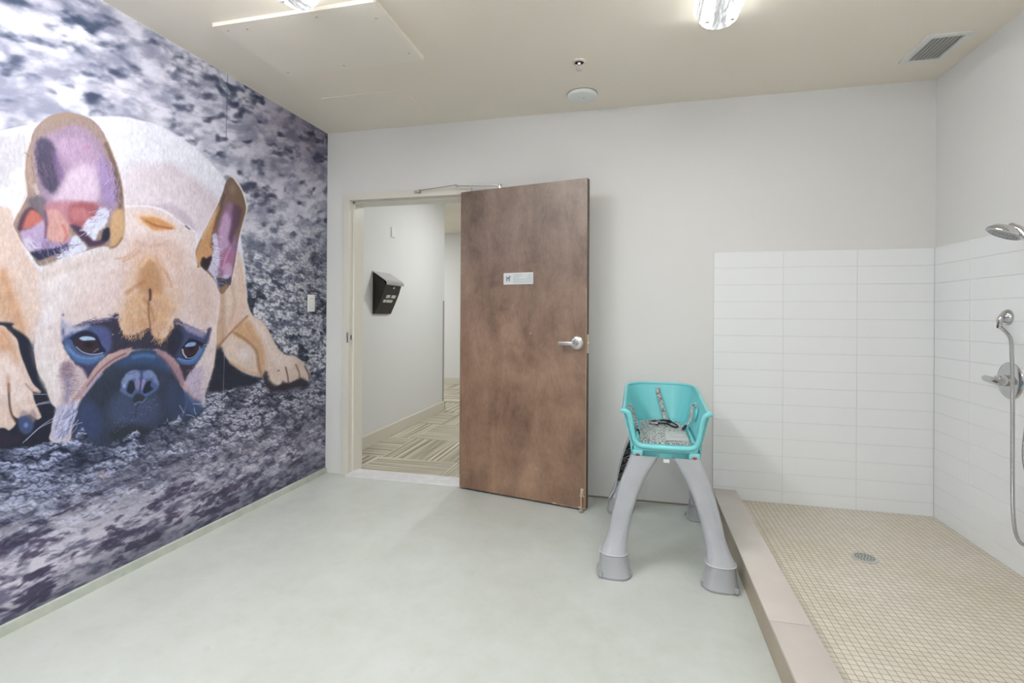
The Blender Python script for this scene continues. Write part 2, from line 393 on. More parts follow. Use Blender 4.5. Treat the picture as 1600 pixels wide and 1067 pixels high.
def paint_mural(PX, PY, U, V):
    """colours (sRGB 0-1) of the wall picture; PX, PY are picture coordinates, U, V metres on the wall"""
    # ---- soil
    du = np.gradient(U, axis=1); dv = np.gradient(V, axis=0)
    top = _sst(470, 130, PY)                       # far soil, out of focus
    low = _sst(700, 900, PY+.28*PX-20)             # near soil, out of focus
    def lerp(a, b, t): return np.array(a)[None, None, :]*(1-t[..., None])+np.array(b)[None, None, :]*t[..., None]
    # far: big soft blots
    wu = U+.05*(_fbm(U*5, V*5, 91)-.5); wv = V-.22*(U-2.4)+.04*(_fbm(U*6, V*6, 95)-.5)
    A1 = _fbm(wu*7, wv*15, 3, 2, .35)
    A2 = _fbm(wu*17, wv*30, 23, 3, .5)
    A3 = _fbm(wu*10+7, wv*22, 29, 2, .4)
    far = lerp((150, 152, 172), (226, 225, 236), _sst(.28, .72, A1*.5+A2*.5))
    blot = _sst(.54, .86, A3*.7+(1-A2)*.35)*.95
    far = far*(1-blot[..., None])+lerp((56, 74, 98), (72, 68, 90), _fbm(U*2, V*2, 5))*blot[..., None]
    dk = _sst(330, 520, PX)*_sst(340, 190, PY)*.62
    far = far*(1-dk[..., None]*np.array([.9, 1, .9])*.6)
    # middle: crisper crumbs, light with dark pits
    wx = U+.02*(_fbm(U*30, V*30, 8)-.5); wy = V+.02*(_fbm(U*30, V*30, 9)-.5)+.12*U
    c1, i1 = _cells(wx*15, wy*30, 11); c2, i2 = _cells(wx*34+3, wy*64, 12)
    B1 = _fbm(U*16, V*30, 31, 4, .6)
    mid = lerp((104, 112, 134), (222, 224, 234), _sst(.30, .62, B1*.6+i1*.22+i2*.18))
    pit = _sst(.52, .66, _fbm(wx*7, wy*15, 41, 3, .55)*.75+i1*.25)*.9
    mid = mid*(1-pit[..., None])+np.array([44, 52, 72])*pit[..., None]
    mid = mid*(1-(_sst(.35, .75, c2)*.35)[..., None])
    dk2 = _sst(430, 520, PX)*_sst(560, 440, PY)*.18
    mid = mid*(1-dk2[..., None])
    # ridge: sharp clods lit from above
    hU = U+.030*(_fbm(U*38, V*38, 61)-.5); hV = V+.14*U+.030*(_fbm(U*38, V*38, 63)-.5)
    C1, I1 = _cells(hU*15, hV*29, 71); C2, I2 = _cells(hU*36+5, hV*66, 73)
    big = _fbm(U*8, V*18, 79, 2, .5)
    hgt = np.sqrt(np.clip(1-C1*C1*1.1, 0, 1))*.040+np.sqrt(np.clip(1-C2*C2*1.1, 0, 1))*.020+_fbm(U*110, V*150, 77, 2, .6)*.006
    g = np.gradient(hgt, axis=0)/dv; gx = np.gradient(hgt, axis=1)/du
    sh = np.clip(.40-g*.20-gx*.10+(_fbm(U*90, V*130, 78, 2)-.5)*.35, 0, 1)
    sh = sh*(1-.75*_sst(.42, .80, C1))*(1-.50*_sst(.42, .8, C2))*(.55+.75*_sst(.30, .66, big))
    rid = lerp((34, 38, 54), (212, 213, 230), np.clip(sh*1.42, 0, 1))
    bl = _sst(430, 120, PX)*.25
    rid = rid*(1-bl[..., None]*np.array([.5, .3, 0]))
    # near: long soft lilac streaks with purple shadows
    D1 = _fbm(U*8, V*24, 83, 3, .5); D2 = _fbm(U*22, V*56, 87, 3, .6)
    near = lerp((120, 118, 142), (232, 227, 240), _sst(.30, .60, D1*.5+D2*.5))
    st = _sst(.52, .70, _fbm(U*10+3, V*30+1.5*_fbm(U*9, V*9, 90), 89, 4, .60))*.85
    near = near*(1-st[..., None])+lerp((62, 64, 90), (78, 58, 84), _fbm(U*6, V*9, 97))*st[..., None]
    yl = 995-.5*PX                                  # bottom edge goes dark
    bot = _sst(75, 12, yl-PY+40*(_fbm(U*8, V*8, 99)-.5))*.55
    near = near*(1-bot[..., None])+np.array([58, 62, 80])*bot[..., None]
    w1 = _sst(300, 470, PY); w2 = _sst(560, 610, PY+14*(_fbm(U*12, V*12, 7)-.5)-.02*PX)
    col = far*(1-w1[..., None])+mid*w1[..., None]
    col = col*(1-w2[..., None])+rid*w2[..., None]
    l = low[..., None]
    col = col*(1-l)+near*l
    col = col/255.0
    soil = col.copy()
    furn = _fbm(U*150, V*60, 201, 3, .6)-.5
    furm = _fbm(U*24, V*24, 207, 3, .5)-.5
    FURX = _fbm(PX/2.6, PY/3.4, 211, 3, .75)-.5
    FURY = _fbm(PX/2.2, PY/3.0, 223, 3, .75)-.5
    dog = np.zeros(PX.shape)
    x0, x1, y0, y1 = PX.min(), PX.max(), PY.min(), PY.max()

    def window(P, m):
        a, b = P[:, 0].min()-m, P[:, 0].max()+m; c, d = P[:, 1].min()-m, P[:, 1].max()+m
        cols = np.where((PX.max(0) >= a) & (PX.min(0) <= b))[0]
        if len(cols) == 0: return None
        sub = PY[:, cols[0]:cols[-1]+1]
        rows = np.where((sub.max(1) >= c) & (sub.min(1) <= d))[0]
        if len(rows) == 0: return None
        return slice(rows[0], rows[-1]+1), slice(cols[0], cols[-1]+1)

    def segdist(X, Y, P, closed):
        best = np.full(X.shape, 1e9); ins = np.zeros(X.shape, bool)
        N = len(P)
        for i in range(N if closed else N-1):
            ax, ay = P[i]; bx, by = P[(i+1) % N]
            ex, ey = bx-ax, by-ay; L = ex*ex+ey*ey+1e-9
            t = np.clip(((X-ax)*ex+(Y-ay)*ey)/L, 0, 1)
            best = np.minimum(best, (X-ax-t*ex)**2+(Y-ay-t*ey)**2)
            if closed and ay != by:
                c = ((ay > Y) != (by > Y)) & (X < (bx-ax)*(Y-ay)/(by-ay)+ax)
                ins ^= c
        return np.sqrt(best), ins

    def put(W, a, c):
        c = np.array(c, float)/255
        col[W] = col[W]*(1-a[..., None])+c*a[..., None]

    def blob(pts, c, soft=1.5, op=1.0, fur=0.0, n=5, mask=False, raw=False):
        P = np.array(pts, float) if raw else _spline(pts, True, n)
        W = window(P, soft+fur*4+2)
        if W is None: return
        X = PX[W]+FURX[W]*fur*4; Y = PY[W]+FURY[W]*fur*4
        d, ins = segdist(X, Y, P, True)
        s = np.where(ins, -d, d)
        a = _sst(soft, -soft, s)*op
        put(W, a, c)
        if mask is not False: dog[W] = np.maximum(dog[W], a) if mask else dog[W]*(1-a)

    def ell(cx, cy, rx, ry, c, soft=.5, op=1.0, ang=0):
        # soft is the fraction of the radius over which it fades
        P = np.array([[cx-max(rx, ry)*1.3, cy-max(rx, ry)*1.3], [cx+max(rx, ry)*1.3, cy+max(rx, ry)*1.3]])
        W = window(P, 1)
        if W is None: return
        ca, sa = math.cos(ang), math.sin(ang)
        X = PX[W]-cx; Y = PY[W]-cy
        r = np.hypot((X*ca+Y*sa)/rx, (-X*sa+Y*ca)/ry)
        put(W, _sst(1+soft*.3, 1-soft, r)*op, c)

    def hairs(path, dx, dy, ln, w, cols_, cnt, spread=3, op=.8, seed=1):
        rg = random.Random(seed); P = np.array(path, float)
        seg = np.hypot(*(P[1:]-P[:-1]).T); cum = np.concatenate([[0], np.cumsum(seg)])
        for _ in range(cnt):
            q = rg.random()*cum[-1]; x = np.interp(q, cum, P[:, 0])+rg.gauss(0, spread); y = np.interp(q, cum, P[:, 1])+rg.gauss(0, spread)
            a = math.atan2(dy, dx)+rg.gauss(0, .28); l_ = ln*(.6+.8*rg.random())
            line([(x, y), (x+l_*.5*math.cos(a), y+l_*.5*math.sin(a)), (x+l_*math.cos(a+.2), y+l_*math.sin(a+.2))], w, cols_[rg.randrange(len(cols_))], .6, op, n=1)

    def line(pts, w, c, soft=.8, op=1.0, fur=0.0, taper=False, n=5):
        P = _spline(pts, False, n)
        W = window(P, w+soft+fur*4+2)
        if W is None: return
        X = PX[W]+FURX[W]*fur*4; Y = PY[W]+FURY[W]*fur*4
        d, _ = segdist(X, Y, P, False)
        ww = w/2
        put(W, _sst(ww+soft, ww-soft, d)*op, c)

    # ---- body behind the head
    blob([(-400, 330), (-200, 270), (-60, 225), (0, 205), (60, 192), (120, 184), (186, 182), (215, 187), (250, 197), (290, 220), (320, 245), (345, 272),
          (360, 300), (372, 345), (380, 400), (384, 440), (383, 480), (345, 545), (200, 560), (60, 520), (20, 520), (-100, 520), (-400, 560)], (231, 231, 229), 2.0, mask=True)
    blob([(-300, 240), (0, 212), (40, 205), (42, 240), (15, 275), (-5, 297), (-300, 420)], (206, 203, 199), 8, .9)
    blob([(200, 262), (250, 258), (300, 285), (345, 322), (350, 360), (310, 365), (270, 330), (200, 318)], (221, 209, 206), 16, .95)
    line([(262, 262), (300, 285), (332, 318)], 16, (206, 188, 188), 9, .55)
    blob([(192, 285), (225, 288), (265, 305), (300, 335), (312, 362), (290, 350), (262, 331), (232, 322), (192, 321)], (228, 218, 214), 7, .9)
    blob([(238, 322), (262, 318), (285, 328), (303, 350), (306, 362), (290, 351), (268, 334), (248, 325)], (196, 180, 184), 5, .75, fur=.6)
    # left shoulder and foreleg
    blob([(-400, 340), (-120, 330), (0, 322), (22, 345), (30, 372), (42, 398), (60, 425), (66, 450), (66, 478), (60, 500), (54, 525), (48, 540), (30, 535), (10, 520), (-60, 500), (-400, 520)],
         (222, 200, 180), 3, mask=True)
    blob([(-100, 400), (0, 420), (20, 450), (30, 480), (40, 510), (30, 520), (10, 505), (-20, 480), (-100, 470)], (208, 168, 130), 12, .8)
    line([(4, 425), (15, 460), (28, 490), (36, 520)], 8, (205, 158, 118), 6, .6)
    line([(20, 410), (40, 440), (55, 480)], 8, (232, 214, 196), 8, .7)
    blob([(-200, 505), (0, 503), (20, 512), (45, 530), (56, 560), (62, 590), (75, 612), (90, 640), (84, 668), (78, 690), (60, 695), (0, 702), (-200, 720), (-400, 640)], (40, 44, 56), 3, mask=True)
    blob([(-300, 510), (-60, 505), (0, 508), (12, 516), (26, 530), (31, 550), (40, 575), (51, 599), (63, 611), (60, 614), (51, 613), (55, 630), (62, 645), (64, 652), (57, 655), (47, 648),
          (36, 650), (28, 654), (20, 650), (24, 662), (14, 672), (4, 668), (-10, 672), (-60, 680), (-300, 700)], (222, 200, 180), 1.6, fur=.3)
    blob([(-100, 508), (0, 512), (18, 530), (28, 560), (20, 566), (8, 550), (-100, 555)], (205, 160, 120), 7, .75)
    blob([(-40, 560), (10, 560), (32, 585), (45, 610), (40, 640), (20, 630), (-30, 625)], (231, 215, 200), 10, .85)
    line([(13, 600), (14, 625), (17, 645), (24, 658)], 3.5, (92, 66, 60), 2, .9)
    line([(12, 590), (14, 610)], 6, (190, 150, 115), 4, .6)
    line([(40, 600), (52, 612), (62, 612)], 3, (150, 115, 110), 2, .6)
    blob([(30, 648), (36, 640), (44, 645), (52, 640), (58, 652), (50, 660), (34, 656)], (150, 135, 135), 3, .7, fur=.8)
    blob([(28, 655), (36, 650), (46, 653), (52, 663), (48, 675), (38, 678), (30, 670)], (72, 88, 122), 3, .95)
    ell(40, 664, 5, 5, (140, 160, 200), .8, .8)
    blob([(-60, 676), (0, 672), (20, 680), (28, 675), (30, 690), (0, 697), (-60, 700)], (52, 48, 60), 5, .9)
    # right shoulder and foreleg
    blob([(335, 440), (350, 430), (370, 395), (376, 400), (381, 425), (384, 450), (385.5, 468), (394, 492), (409, 502), (419, 516), (428, 534), (439.5, 551), (450, 555), (461, 557), (473, 565),
          (482, 576), (484, 590), (478, 596), (466, 592), (455, 598), (440, 600), (428, 605), (418, 596), (412, 586), (407, 588), (390, 586), (374, 578), (357, 565), (348, 550), (340, 540)],
         (224, 204, 182), 1.4, mask=True, fur=.15)
    blob([(336, 540), (346, 543), (350, 556), (362, 570), (380, 584), (405, 592), (395, 602), (360, 608), (330, 612), (322, 600), (332, 575)], (42, 46, 60), 4, .95)
    blob([(338, 470), (348, 450), (352, 480), (352, 520), (345, 538), (337, 540)], (190, 158, 128), 4, .8)
    line([(362, 440), (366, 480), (355, 515), (343, 536)], 5, (196, 160, 128), 4, .6)
    line([(374, 420), (378, 460), (372, 490), (360, 515)], 8, (226, 190, 165), 6, .6)
    line([(386, 494), (372, 508), (356, 524), (342, 540)], 3, (140, 100, 70), 2, .75)
    blob([(372, 505), (388, 500), (400, 515), (412, 535), (414, 560), (412, 582), (404, 580), (402, 555), (392, 538), (376, 530), (366, 522)], (206, 160, 112), 6, .75)
    line([(366, 520), (385, 532), (400, 548), (404, 572), (408, 586)], 4, (150, 112, 78), 3, .7)
    ell(383, 553, 15, 11, (232, 222, 214), .9, .8)
    line([(360, 566), (380, 578), (404, 586)], 5, (200, 165, 130), 3, .7)
    blob([(395, 500), (412, 512), (425, 535), (440, 553), (462, 560), (455, 575), (430, 570), (415, 545), (402, 520)], (236, 220, 202), 7, .8)
    line([(422, 578), (420, 592)], 2, (180, 150, 135), 1.5, .6)
    line([(446, 574), (449, 586), (450, 596)], 2.2, (96, 72, 62), 1.2, .85)
    line([(462, 570), (467, 582), (468, 594)], 2.2, (120, 92, 80), 1.2, .75)
    line([(476, 572), (482, 584), (483, 592)], 2.5, (80, 66, 70), 1.5, .8)
    ell(435, 579, 2.5, 2, (120, 95, 85), .8, .8)
    blob([(412, 584), (417, 580), (420, 592), (428, 600), (436, 602), (442, 596), (450, 598), (462, 594), (470, 590), (480, 596), (482, 604), (460, 606), (440, 610), (424, 612), (413, 600)], (50, 46, 56), 3, .9, fur=.7)
    # ---- head
    H = [(62, 428), (64, 450), (66, 480), (60, 500), (54.5, 520), (53, 540), (55, 565), (60, 585), (70, 598), (74, 615), (80, 630), (88, 640), (82, 655), (80, 672), (78, 688), (110, 697),
         (150, 697), (200, 690), (250, 674), (290, 655), (312, 640), (318, 630), (321, 612), (328, 590), (335, 562), (337.5, 535), (338.5, 510), (343, 480), (343, 458), (338, 438), (328, 422), (315, 412),
         (308, 405), (305, 385), (302, 365), (287, 351), (262, 334), (235, 324), (200, 321), (185, 335), (150, 390), (90, 405)]
    blob(H, (224, 209, 198), 1.3, mask=True, fur=.12)
    blob([(60, 430), (100, 408), (150, 400), (190, 400), (170, 440), (120, 470), (90, 500), (75, 560), (62, 570), (55, 535), (64, 480)], (229, 221, 212), 14, .9)
    blob([(192, 324), (225, 323), (262, 335), (300, 362), (305, 395), (270, 400), (240, 380), (200, 375), (188, 350)], (233, 217, 205), 7, .8)
    blob([(64, 560), (90, 560), (100, 600), (95, 630), (85, 632), (74, 612), (62, 588)], (229, 222, 212), 7, .9)
    blob([(190, 405), (240, 400), (300, 420), (330, 450), (335, 490), (310, 505), (280, 490), (200, 480), (120, 490), (150, 450)], (222, 203, 190), 16, .8)
    line([(340, 455), (340, 485), (335, 515), (334, 550), (326, 590)], 5, (230, 212, 198), 3, .7)
    ell(75, 500, 10, 25, (232, 228, 222), .9, .6)
    ell(78, 512, 6, 5, (205, 180, 170), .9, .6)
    # fold behind the skull
    blob([(210, 336), (230, 332), (255, 340), (275, 357), (250, 362), (222, 352)], (234, 200, 168), 7, .8)
    blob([(219, 340), (238, 339), (256, 345), (273, 356), (264, 358), (242, 360), (230, 352)], (205, 146, 88), 3.5, .9, fur=.4)
    line([(228, 345), (245, 353), (268, 357)], 3, (150, 98, 60), 2, .75)
    line([(195, 322), (235, 323), (262.5, 333), (287, 351), (304, 362)], 3, (243, 240, 236), 1.5, .95)
    line([(270, 337), (287, 349), (300, 360)], 1, (165, 160, 165), .7, .7)
    line([(289, 353), (296, 358)], 1.6, (70, 70, 84), .6, .9)
    # forehead gold
    blob([(212, 400), (230, 392), (250, 398), (262, 425), (272, 450), (282, 470), (276, 500), (264, 522), (245, 532), (215, 530), (195, 524), (185, 505), (182, 485), (190, 462), (196, 430)], (216, 186, 158), 16, .85, fur=.8)
    blob([(222, 405), (240, 402), (256, 430), (264, 460), (266, 490), (258, 515), (240, 530), (222, 528), (200, 520), (190, 505), (196, 480), (208, 450)], (200, 158, 118), 13, .60, fur=1.2)
    blob([(226, 408), (240, 406), (250, 430), (254, 450), (246, 460), (222, 458), (214, 440)], (178, 132, 90), 9, .62)
    ell(206, 448, 12, 16, (222, 200, 176), .95, .75)
    ell(208, 486, 9, 10, (222, 192, 150), .95, .6)
    ell(262, 452, 9, 14, (220, 196, 170), .95, .7)
    ell(252, 492, 9, 12, (214, 176, 128), .95, .6)
    ell(196, 505, 8, 9, (218, 184, 142), .95, .6)
    ell(268, 500, 7, 12, (224, 198, 170), .95, .7)
    ell(225, 505, 12, 10, (184, 140, 98), .95, .5)
    line([(198, 458), (210, 448), (225, 440)], 6, (170, 118, 76), 4, .6)
    line([(200, 480), (225, 462)], 5, (216, 180, 130), 4, .6)
    line([(240, 462), (258, 470), (270, 485)], 7, (216, 178, 128), 5, .6)
    line([(214, 470), (226, 480), (230, 500)], 5, (226, 190, 145), 4, .5, fur=.5)
    line([(226, 468), (236, 482), (240, 500)], 5, (160, 112, 72), 4, .55, fur=.6)
    line([(232, 470), (232, 490), (235, 515)], 2.5, (120, 78, 60), 2, .75)
    line([(234, 453), (234.5, 461), (234, 468)], 3.5, (64, 36, 46), 2.2, .9)
    line([(180, 404), (192, 403), (203, 398), (212, 389)], 3, (204, 160, 118), 2.2, .85)
    line([(178, 398), (195, 394), (208, 385)], 6, (238, 224, 210), 3, .8)
    line([(205, 408), (225, 398), (240, 388), (246, 375)], 3, (226, 196, 172), 3, .8)
    line([(243, 402), (252, 418), (262, 432), (268, 448)], 3, (208, 158, 118), 2, .85)
    line([(250, 395), (262, 412), (272, 432)], 6, (238, 220, 206), 4, .8)
    line([(222, 414), (232, 402), (240, 406)], 4, (236, 196, 150), 3, .7)
    line([(272, 402), (290, 404), (306, 412)], 7, (236, 226, 216), 5, .7)
    line([(278, 432), (282, 455), (280, 470)], 6, (216, 178, 150), 5, .6)
    # left ear
    E1 = [(47, 219), (42, 235), (38.5, 255), (38, 275), (40, 295), (42, 306), (34, 322), (26, 335), (20, 352), (25, 363), (33, 378), (44, 393), (52, 403), (60, 415), (70, 412), (85, 407), (110, 400),
          (135, 392), (160, 385), (176, 387), (187, 379), (193, 368), (195, 345), (193, 312), (190, 288), (184, 262), (175, 237), (167, 218), (155, 198), (140, 185), (120, 178), (100, 176), (80, 180), (62, 192), (52, 205)]
    blob(E1, (158, 138, 124), 1.2, fur=.2)
    line([(47, 219), (42, 235), (38.5, 255), (38, 275), (41, 298), (34, 320), (24, 338), (19, 352), (26, 366)], 2.5, (226, 208, 194), 1.2, .9)
    line([(167, 218), (175, 237), (184, 262), (190, 288), (193.5, 312), (195, 345), (194, 366)], 2, (214, 196, 172), 1, .85)
    blob([(56, 222), (85, 205), (120, 196), (150, 215), (165, 240), (178, 275), (183, 310), (178, 335), (160, 345), (120, 350), (80, 350), (68, 330), (62, 300), (56, 270), (54, 245)], (165, 142, 160), 6, .95, fur=.6)
    blob([(56, 222), (72, 216), (86, 232), (88, 260), (92, 285), (84, 302), (72, 296), (62, 280), (57, 255)], (74, 70, 88), 5, .92, fur=1.2)
    blob([(80, 235), (92, 250), (100, 275), (92, 285), (84, 262)], (120, 98, 132), 4, .7, fur=1)
    blob([(90, 222), (125, 215), (148, 235), (160, 265), (155, 285), (130, 262), (105, 255)], (192, 164, 184), 8, .8, fur=.8)
    ell(135, 231, 8, 5, (190, 130, 156), .9, .6)
    blob([(108, 268), (130, 256), (150, 270), (155, 300), (145, 318), (110, 318), (84, 312), (96, 292)], (218, 198, 206), 9, .95)
    blob([(156, 245), (168, 262), (178, 290), (180, 315), (168, 322), (158, 300), (154, 270)], (162, 140, 178), 5, .8, fur=1)
    line([(165, 225), (175, 250), (184, 278), (188, 305), (187, 330)], 6, (112, 90, 74), 2.6, .8, fur=.9)
    line([(176, 262), (182, 290), (182, 312)], 4, (84, 72, 96), 2.5, .6, fur=1)
    line([(44, 240), (46, 270), (52, 300), (62, 325)], 8, (176, 152, 132), 4, .8, fur=.5)
    line([(54, 290), (62, 310), (70, 328)], 5, (205, 198, 196), 3, .7, fur=1)
    blob([(44, 312), (56, 305), (70, 310), (74, 335), (70, 352), (60, 335), (46, 324)], (104, 98, 106), 4, .8, fur=1.2)
    blob([(72, 318), (110, 314), (150, 318), (160, 330), (150, 350), (135, 352), (112, 352), (92, 345), (78, 352), (72, 335)], (188, 132, 136), 5, .9, fur=.4)
    blob([(108, 322), (130, 316), (152, 322), (148, 345), (130, 356), (110, 350)], (160, 92, 94), 5, .85)
    blob([(112, 326), (130, 326), (140, 336), (128, 345), (112, 342)], (188, 124, 122), 4, .8)
    blob([(28, 350), (36, 332), (46, 324), (58, 330), (66, 345), (60, 356), (36, 362), (28, 360)], (86, 60, 74), 3, .9, fur=.5)
    blob([(36, 350), (46, 330), (56, 330), (66, 342), (62, 352), (38, 358)], (196, 116, 100), 3.5, .95)
    blob([(32, 362), (48, 356), (66, 345), (72, 360), (72, 378), (60, 392), (44, 390), (36, 378)], (190, 170, 196), 4, .95, fur=.9)
    blob([(36, 372), (52, 376), (60, 390), (48, 394), (38, 386)], (220, 212, 220), 4, .7, fur=1)
    blob([(74, 330), (88, 328), (100, 338), (108, 358), (110, 376), (96, 380), (80, 378), (72, 362), (76, 345)], (208, 160, 148), 3.5, .95, fur=.3)
    line([(98, 352), (104, 368), (100, 378)], 4, (188, 112, 96), 3, .8)
    line([(70, 330), (72, 350), (70, 372)], 4, (120, 84, 104), 2.5, .8)
    blob([(62, 374), (80, 378), (98, 380), (108, 372), (112, 382), (100, 392), (76, 390), (64, 388)], (172, 150, 190), 4, .85, fur=1)
    blob([(48, 394), (66, 390), (90, 387), (106, 380), (104, 392), (90, 397), (74, 402), (60, 407), (53, 402)], (46, 50, 74), 2.5, .95, fur=.7)
    blob([(110, 352), (124, 354), (134, 364), (146, 376), (160, 372), (166, 358), (172, 360), (171, 372), (160, 382), (140, 385), (132, 378), (122, 368)], (70, 52, 76), 3, .9, fur=.6)
    blob([(162, 358), (170, 356), (172, 368), (166, 376), (158, 374)], (42, 46, 58), 2, .9, fur=.5)
    blob([(130, 356), (136, 344), (148, 338), (152, 328), (162, 324), (170, 334), (164, 352), (154, 362), (148, 375), (142, 372), (134, 362)], (216, 220, 228), 2.5, .97, fur=1)
    blob([(112, 372), (119, 368), (128, 378), (135, 387), (132, 392), (115, 398), (100, 404), (88, 402), (98, 394), (108, 384)], (218, 222, 229), 2, .97, fur=.7)
    blob([(176, 332), (186, 326), (192, 330), (194, 350), (192, 368), (182, 382), (172, 384), (172, 372), (172, 350)], (204, 168, 122), 3, .95, fur=.3)
    line([(190, 372), (182, 384), (172, 388)], 3, (150, 110, 66), 2, .7)
    line([(54, 404), (66, 414), (88, 406)], 4, (140, 126, 108), 2.5, .8, fur=.8)
    line([(90, 408), (130, 397), (165, 390)], 5, (232, 226, 218), 3, .8, fur=.3)
    hairs([(134, 362), (142, 350), (150, 340), (158, 330), (166, 330)], -.55, .6, 9, .9, [(226, 228, 236), (196, 196, 210), (150, 140, 160)], 60, 4, .7, 11)
    hairs([(92, 400), (104, 392), (116, 382), (126, 384)], -.8, .3, 8, .9, [(224, 228, 234), (190, 190, 204), (120, 112, 130)], 40, 3, .7, 12)
    hairs([(60, 230), (64, 255), (72, 285)], .5, .85, 11, .9, [(130, 112, 128), (58, 56, 74), (96, 84, 104)], 70, 7, .55, 13)
    hairs([(168, 250), (176, 280), (180, 310)], .15, 1, 9, .9, [(176, 156, 196), (112, 88, 108), (206, 190, 210)], 70, 5, .5, 14)
    hairs([(44, 384), (60, 384), (76, 388), (100, 386)], .5, .8, 8, .9, [(206, 194, 214), (150, 128, 160), (70, 70, 96)], 60, 5, .6, 15)
    hairs([(90, 225), (110, 215), (140, 222), (155, 240)], .2, 1, 10, .8, [(196, 172, 190), (150, 124, 142)], 60, 10, .4, 16)
    hairs([(60, 410), (90, 405), (130, 394), (170, 388)], .3, 1, 6, .9, [(226, 216, 204), (196, 178, 158)], 40, 2.0, .5, 17)
    # right ear
    E2 = [(360.6, 277), (368, 284), (377.5, 299), (383, 316), (384, 329), (379.5, 346), (374.5, 365), (370.5, 384), (367, 410), (362, 434), (360.6, 442), (354, 452), (347.5, 459), (342, 455), (336, 440), (323, 425),
          (314, 417), (308, 418), (308, 406), (305, 395), (310, 380), (317.5, 365), (329, 342), (340, 320), (347.5, 301), (353, 284)]
    blob([(x+(2 if x > 345 else -1), y-1) for x, y in E2], (240, 234, 230), 1.3, .95)
    blob(E2, (122, 100, 86), 1.2, fur=.15)
    blob([(306, 396), (311, 380), (318, 365), (330, 342), (339, 324), (344, 322), (338, 345), (333, 370), (331, 395), (325, 405), (318, 402), (314, 416), (309, 415)], (198, 152, 104), 2.5, .95, fur=.3)
    line([(316, 372), (326, 352), (336, 332)], 3, (228, 196, 156), 2.5, .7)
    line([(330, 385), (334, 358), (342, 332), (350, 306)], 4, (92, 72, 66), 2.5, .7, fur=.7)
    blob([(350, 330), (356, 318), (364, 320), (370, 340), (366, 362), (370, 384), (365, 410), (360, 430), (348, 434), (339, 424), (336, 400), (338, 372), (344, 348)], (150, 116, 146), 4, .92, fur=.5)
    blob([(348, 338), (354, 332), (360, 345), (356, 370), (358, 382), (350, 392), (342, 388), (342, 362)], (196, 166, 190), 4, .85, fur=.5)
    blob([(364, 322), (376, 326), (376, 342), (368, 362), (362, 378), (357, 372), (362, 350)], (88, 64, 82), 4, .85, fur=.6)
    blob([(346, 396), (356, 388), (364, 396), (362, 416), (354, 426), (344, 420)], (170, 112, 140), 4, .8, fur=.5)
    line([(360, 386), (352, 404), (348, 420)], 2.5, (200, 164, 184), 1.8, .8)
    blob([(350, 415), (358, 410), (363, 422), (360, 432), (350, 432)], (206, 178, 200), 3, .7)
    blob([(332, 368), (338, 366), (341, 385), (343, 405), (340, 425), (342, 440), (344, 452), (338, 442), (330, 428), (324, 420), (329, 408), (333, 390)], (204, 202, 214), 1.8, .95, fur=.9)
    blob([(316, 402), (322, 404), (330, 400), (328, 412), (322, 422), (316, 418), (313, 412)], (44, 34, 38), 2, .95, fur=.5)
    blob([(338, 432), (346, 436), (354, 436), (360, 432), (360, 444), (352, 446), (346, 452), (341, 446)], (66, 66, 88), 2, .85, fur=.8)
    ell(353, 432, 6, 4, (200, 206, 222), .8, .8)
    blob([(345, 449), (352, 446), (358, 444), (348, 459)], (158, 118, 78), 1.5, .9)
    ell(363, 295, 7, 12, (150, 132, 120), .9, .6)
    # head modelling in the picture: warm creases and rosy flanks
    blob([(205, 372), (240, 368), (275, 378), (292, 400), (280, 425), (262, 420), (240, 400), (215, 408), (196, 398)], (216, 184, 160), 14, .6)
    blob([(290, 420), (318, 428), (332, 450), (336, 480), (326, 505), (306, 500), (296, 460)], (212, 186, 166), 14, .6)
    blob([(120, 420), (170, 415), (186, 450), (180, 480), (140, 490), (110, 470)], (226, 208, 196), 16, .6)
    blob([(66, 425), (100, 414), (150, 402), (186, 396), (184, 406), (140, 416), (90, 428), (70, 440)], (206, 188, 172), 8, .5)
    line([(196, 412), (182, 424), (160, 430)], 4, (210, 182, 160), 4, .5)
    line([(212, 376), (228, 384), (246, 384), (262, 376)], 3, (204, 168, 140), 3, .6)
    line([(258, 384), (268, 398), (286, 404)], 3, (206, 172, 146), 3, .55)
    line([(216, 392), (206, 402), (192, 408)], 3, (196, 152, 116), 2.5, .6)
    line([(276, 412), (284, 430), (286, 452)], 3, (208, 176, 150), 3, .5)
    hairs([(184, 498), (189, 512), (196, 522), (208, 526), (220, 522), (231, 514)], .05, 1, 8, .9, [(222, 186, 140), (206, 160, 112), (150, 112, 84)], 60, 3.0, .75, 3)
    hairs([(238, 516), (246, 528), (256, 530), (264, 520), (270, 508)], -.05, 1, 8, .9, [(228, 196, 150), (206, 160, 112), (150, 112, 84)], 50, 3.0, .75, 4)
    hairs([(200, 470), (215, 500), (232, 480), (250, 505), (262, 480)], -.1, 1, 6, .8, [(226, 190, 142), (168, 122, 78), (188, 142, 96)], 110, 10, .4, 5)
    hairs([(334, 372), (336, 395), (336, 420), (340, 440)], .9, -.1, 7, .8, [(214, 210, 222), (160, 140, 160), (232, 228, 234)], 60, 3, .65, 18)
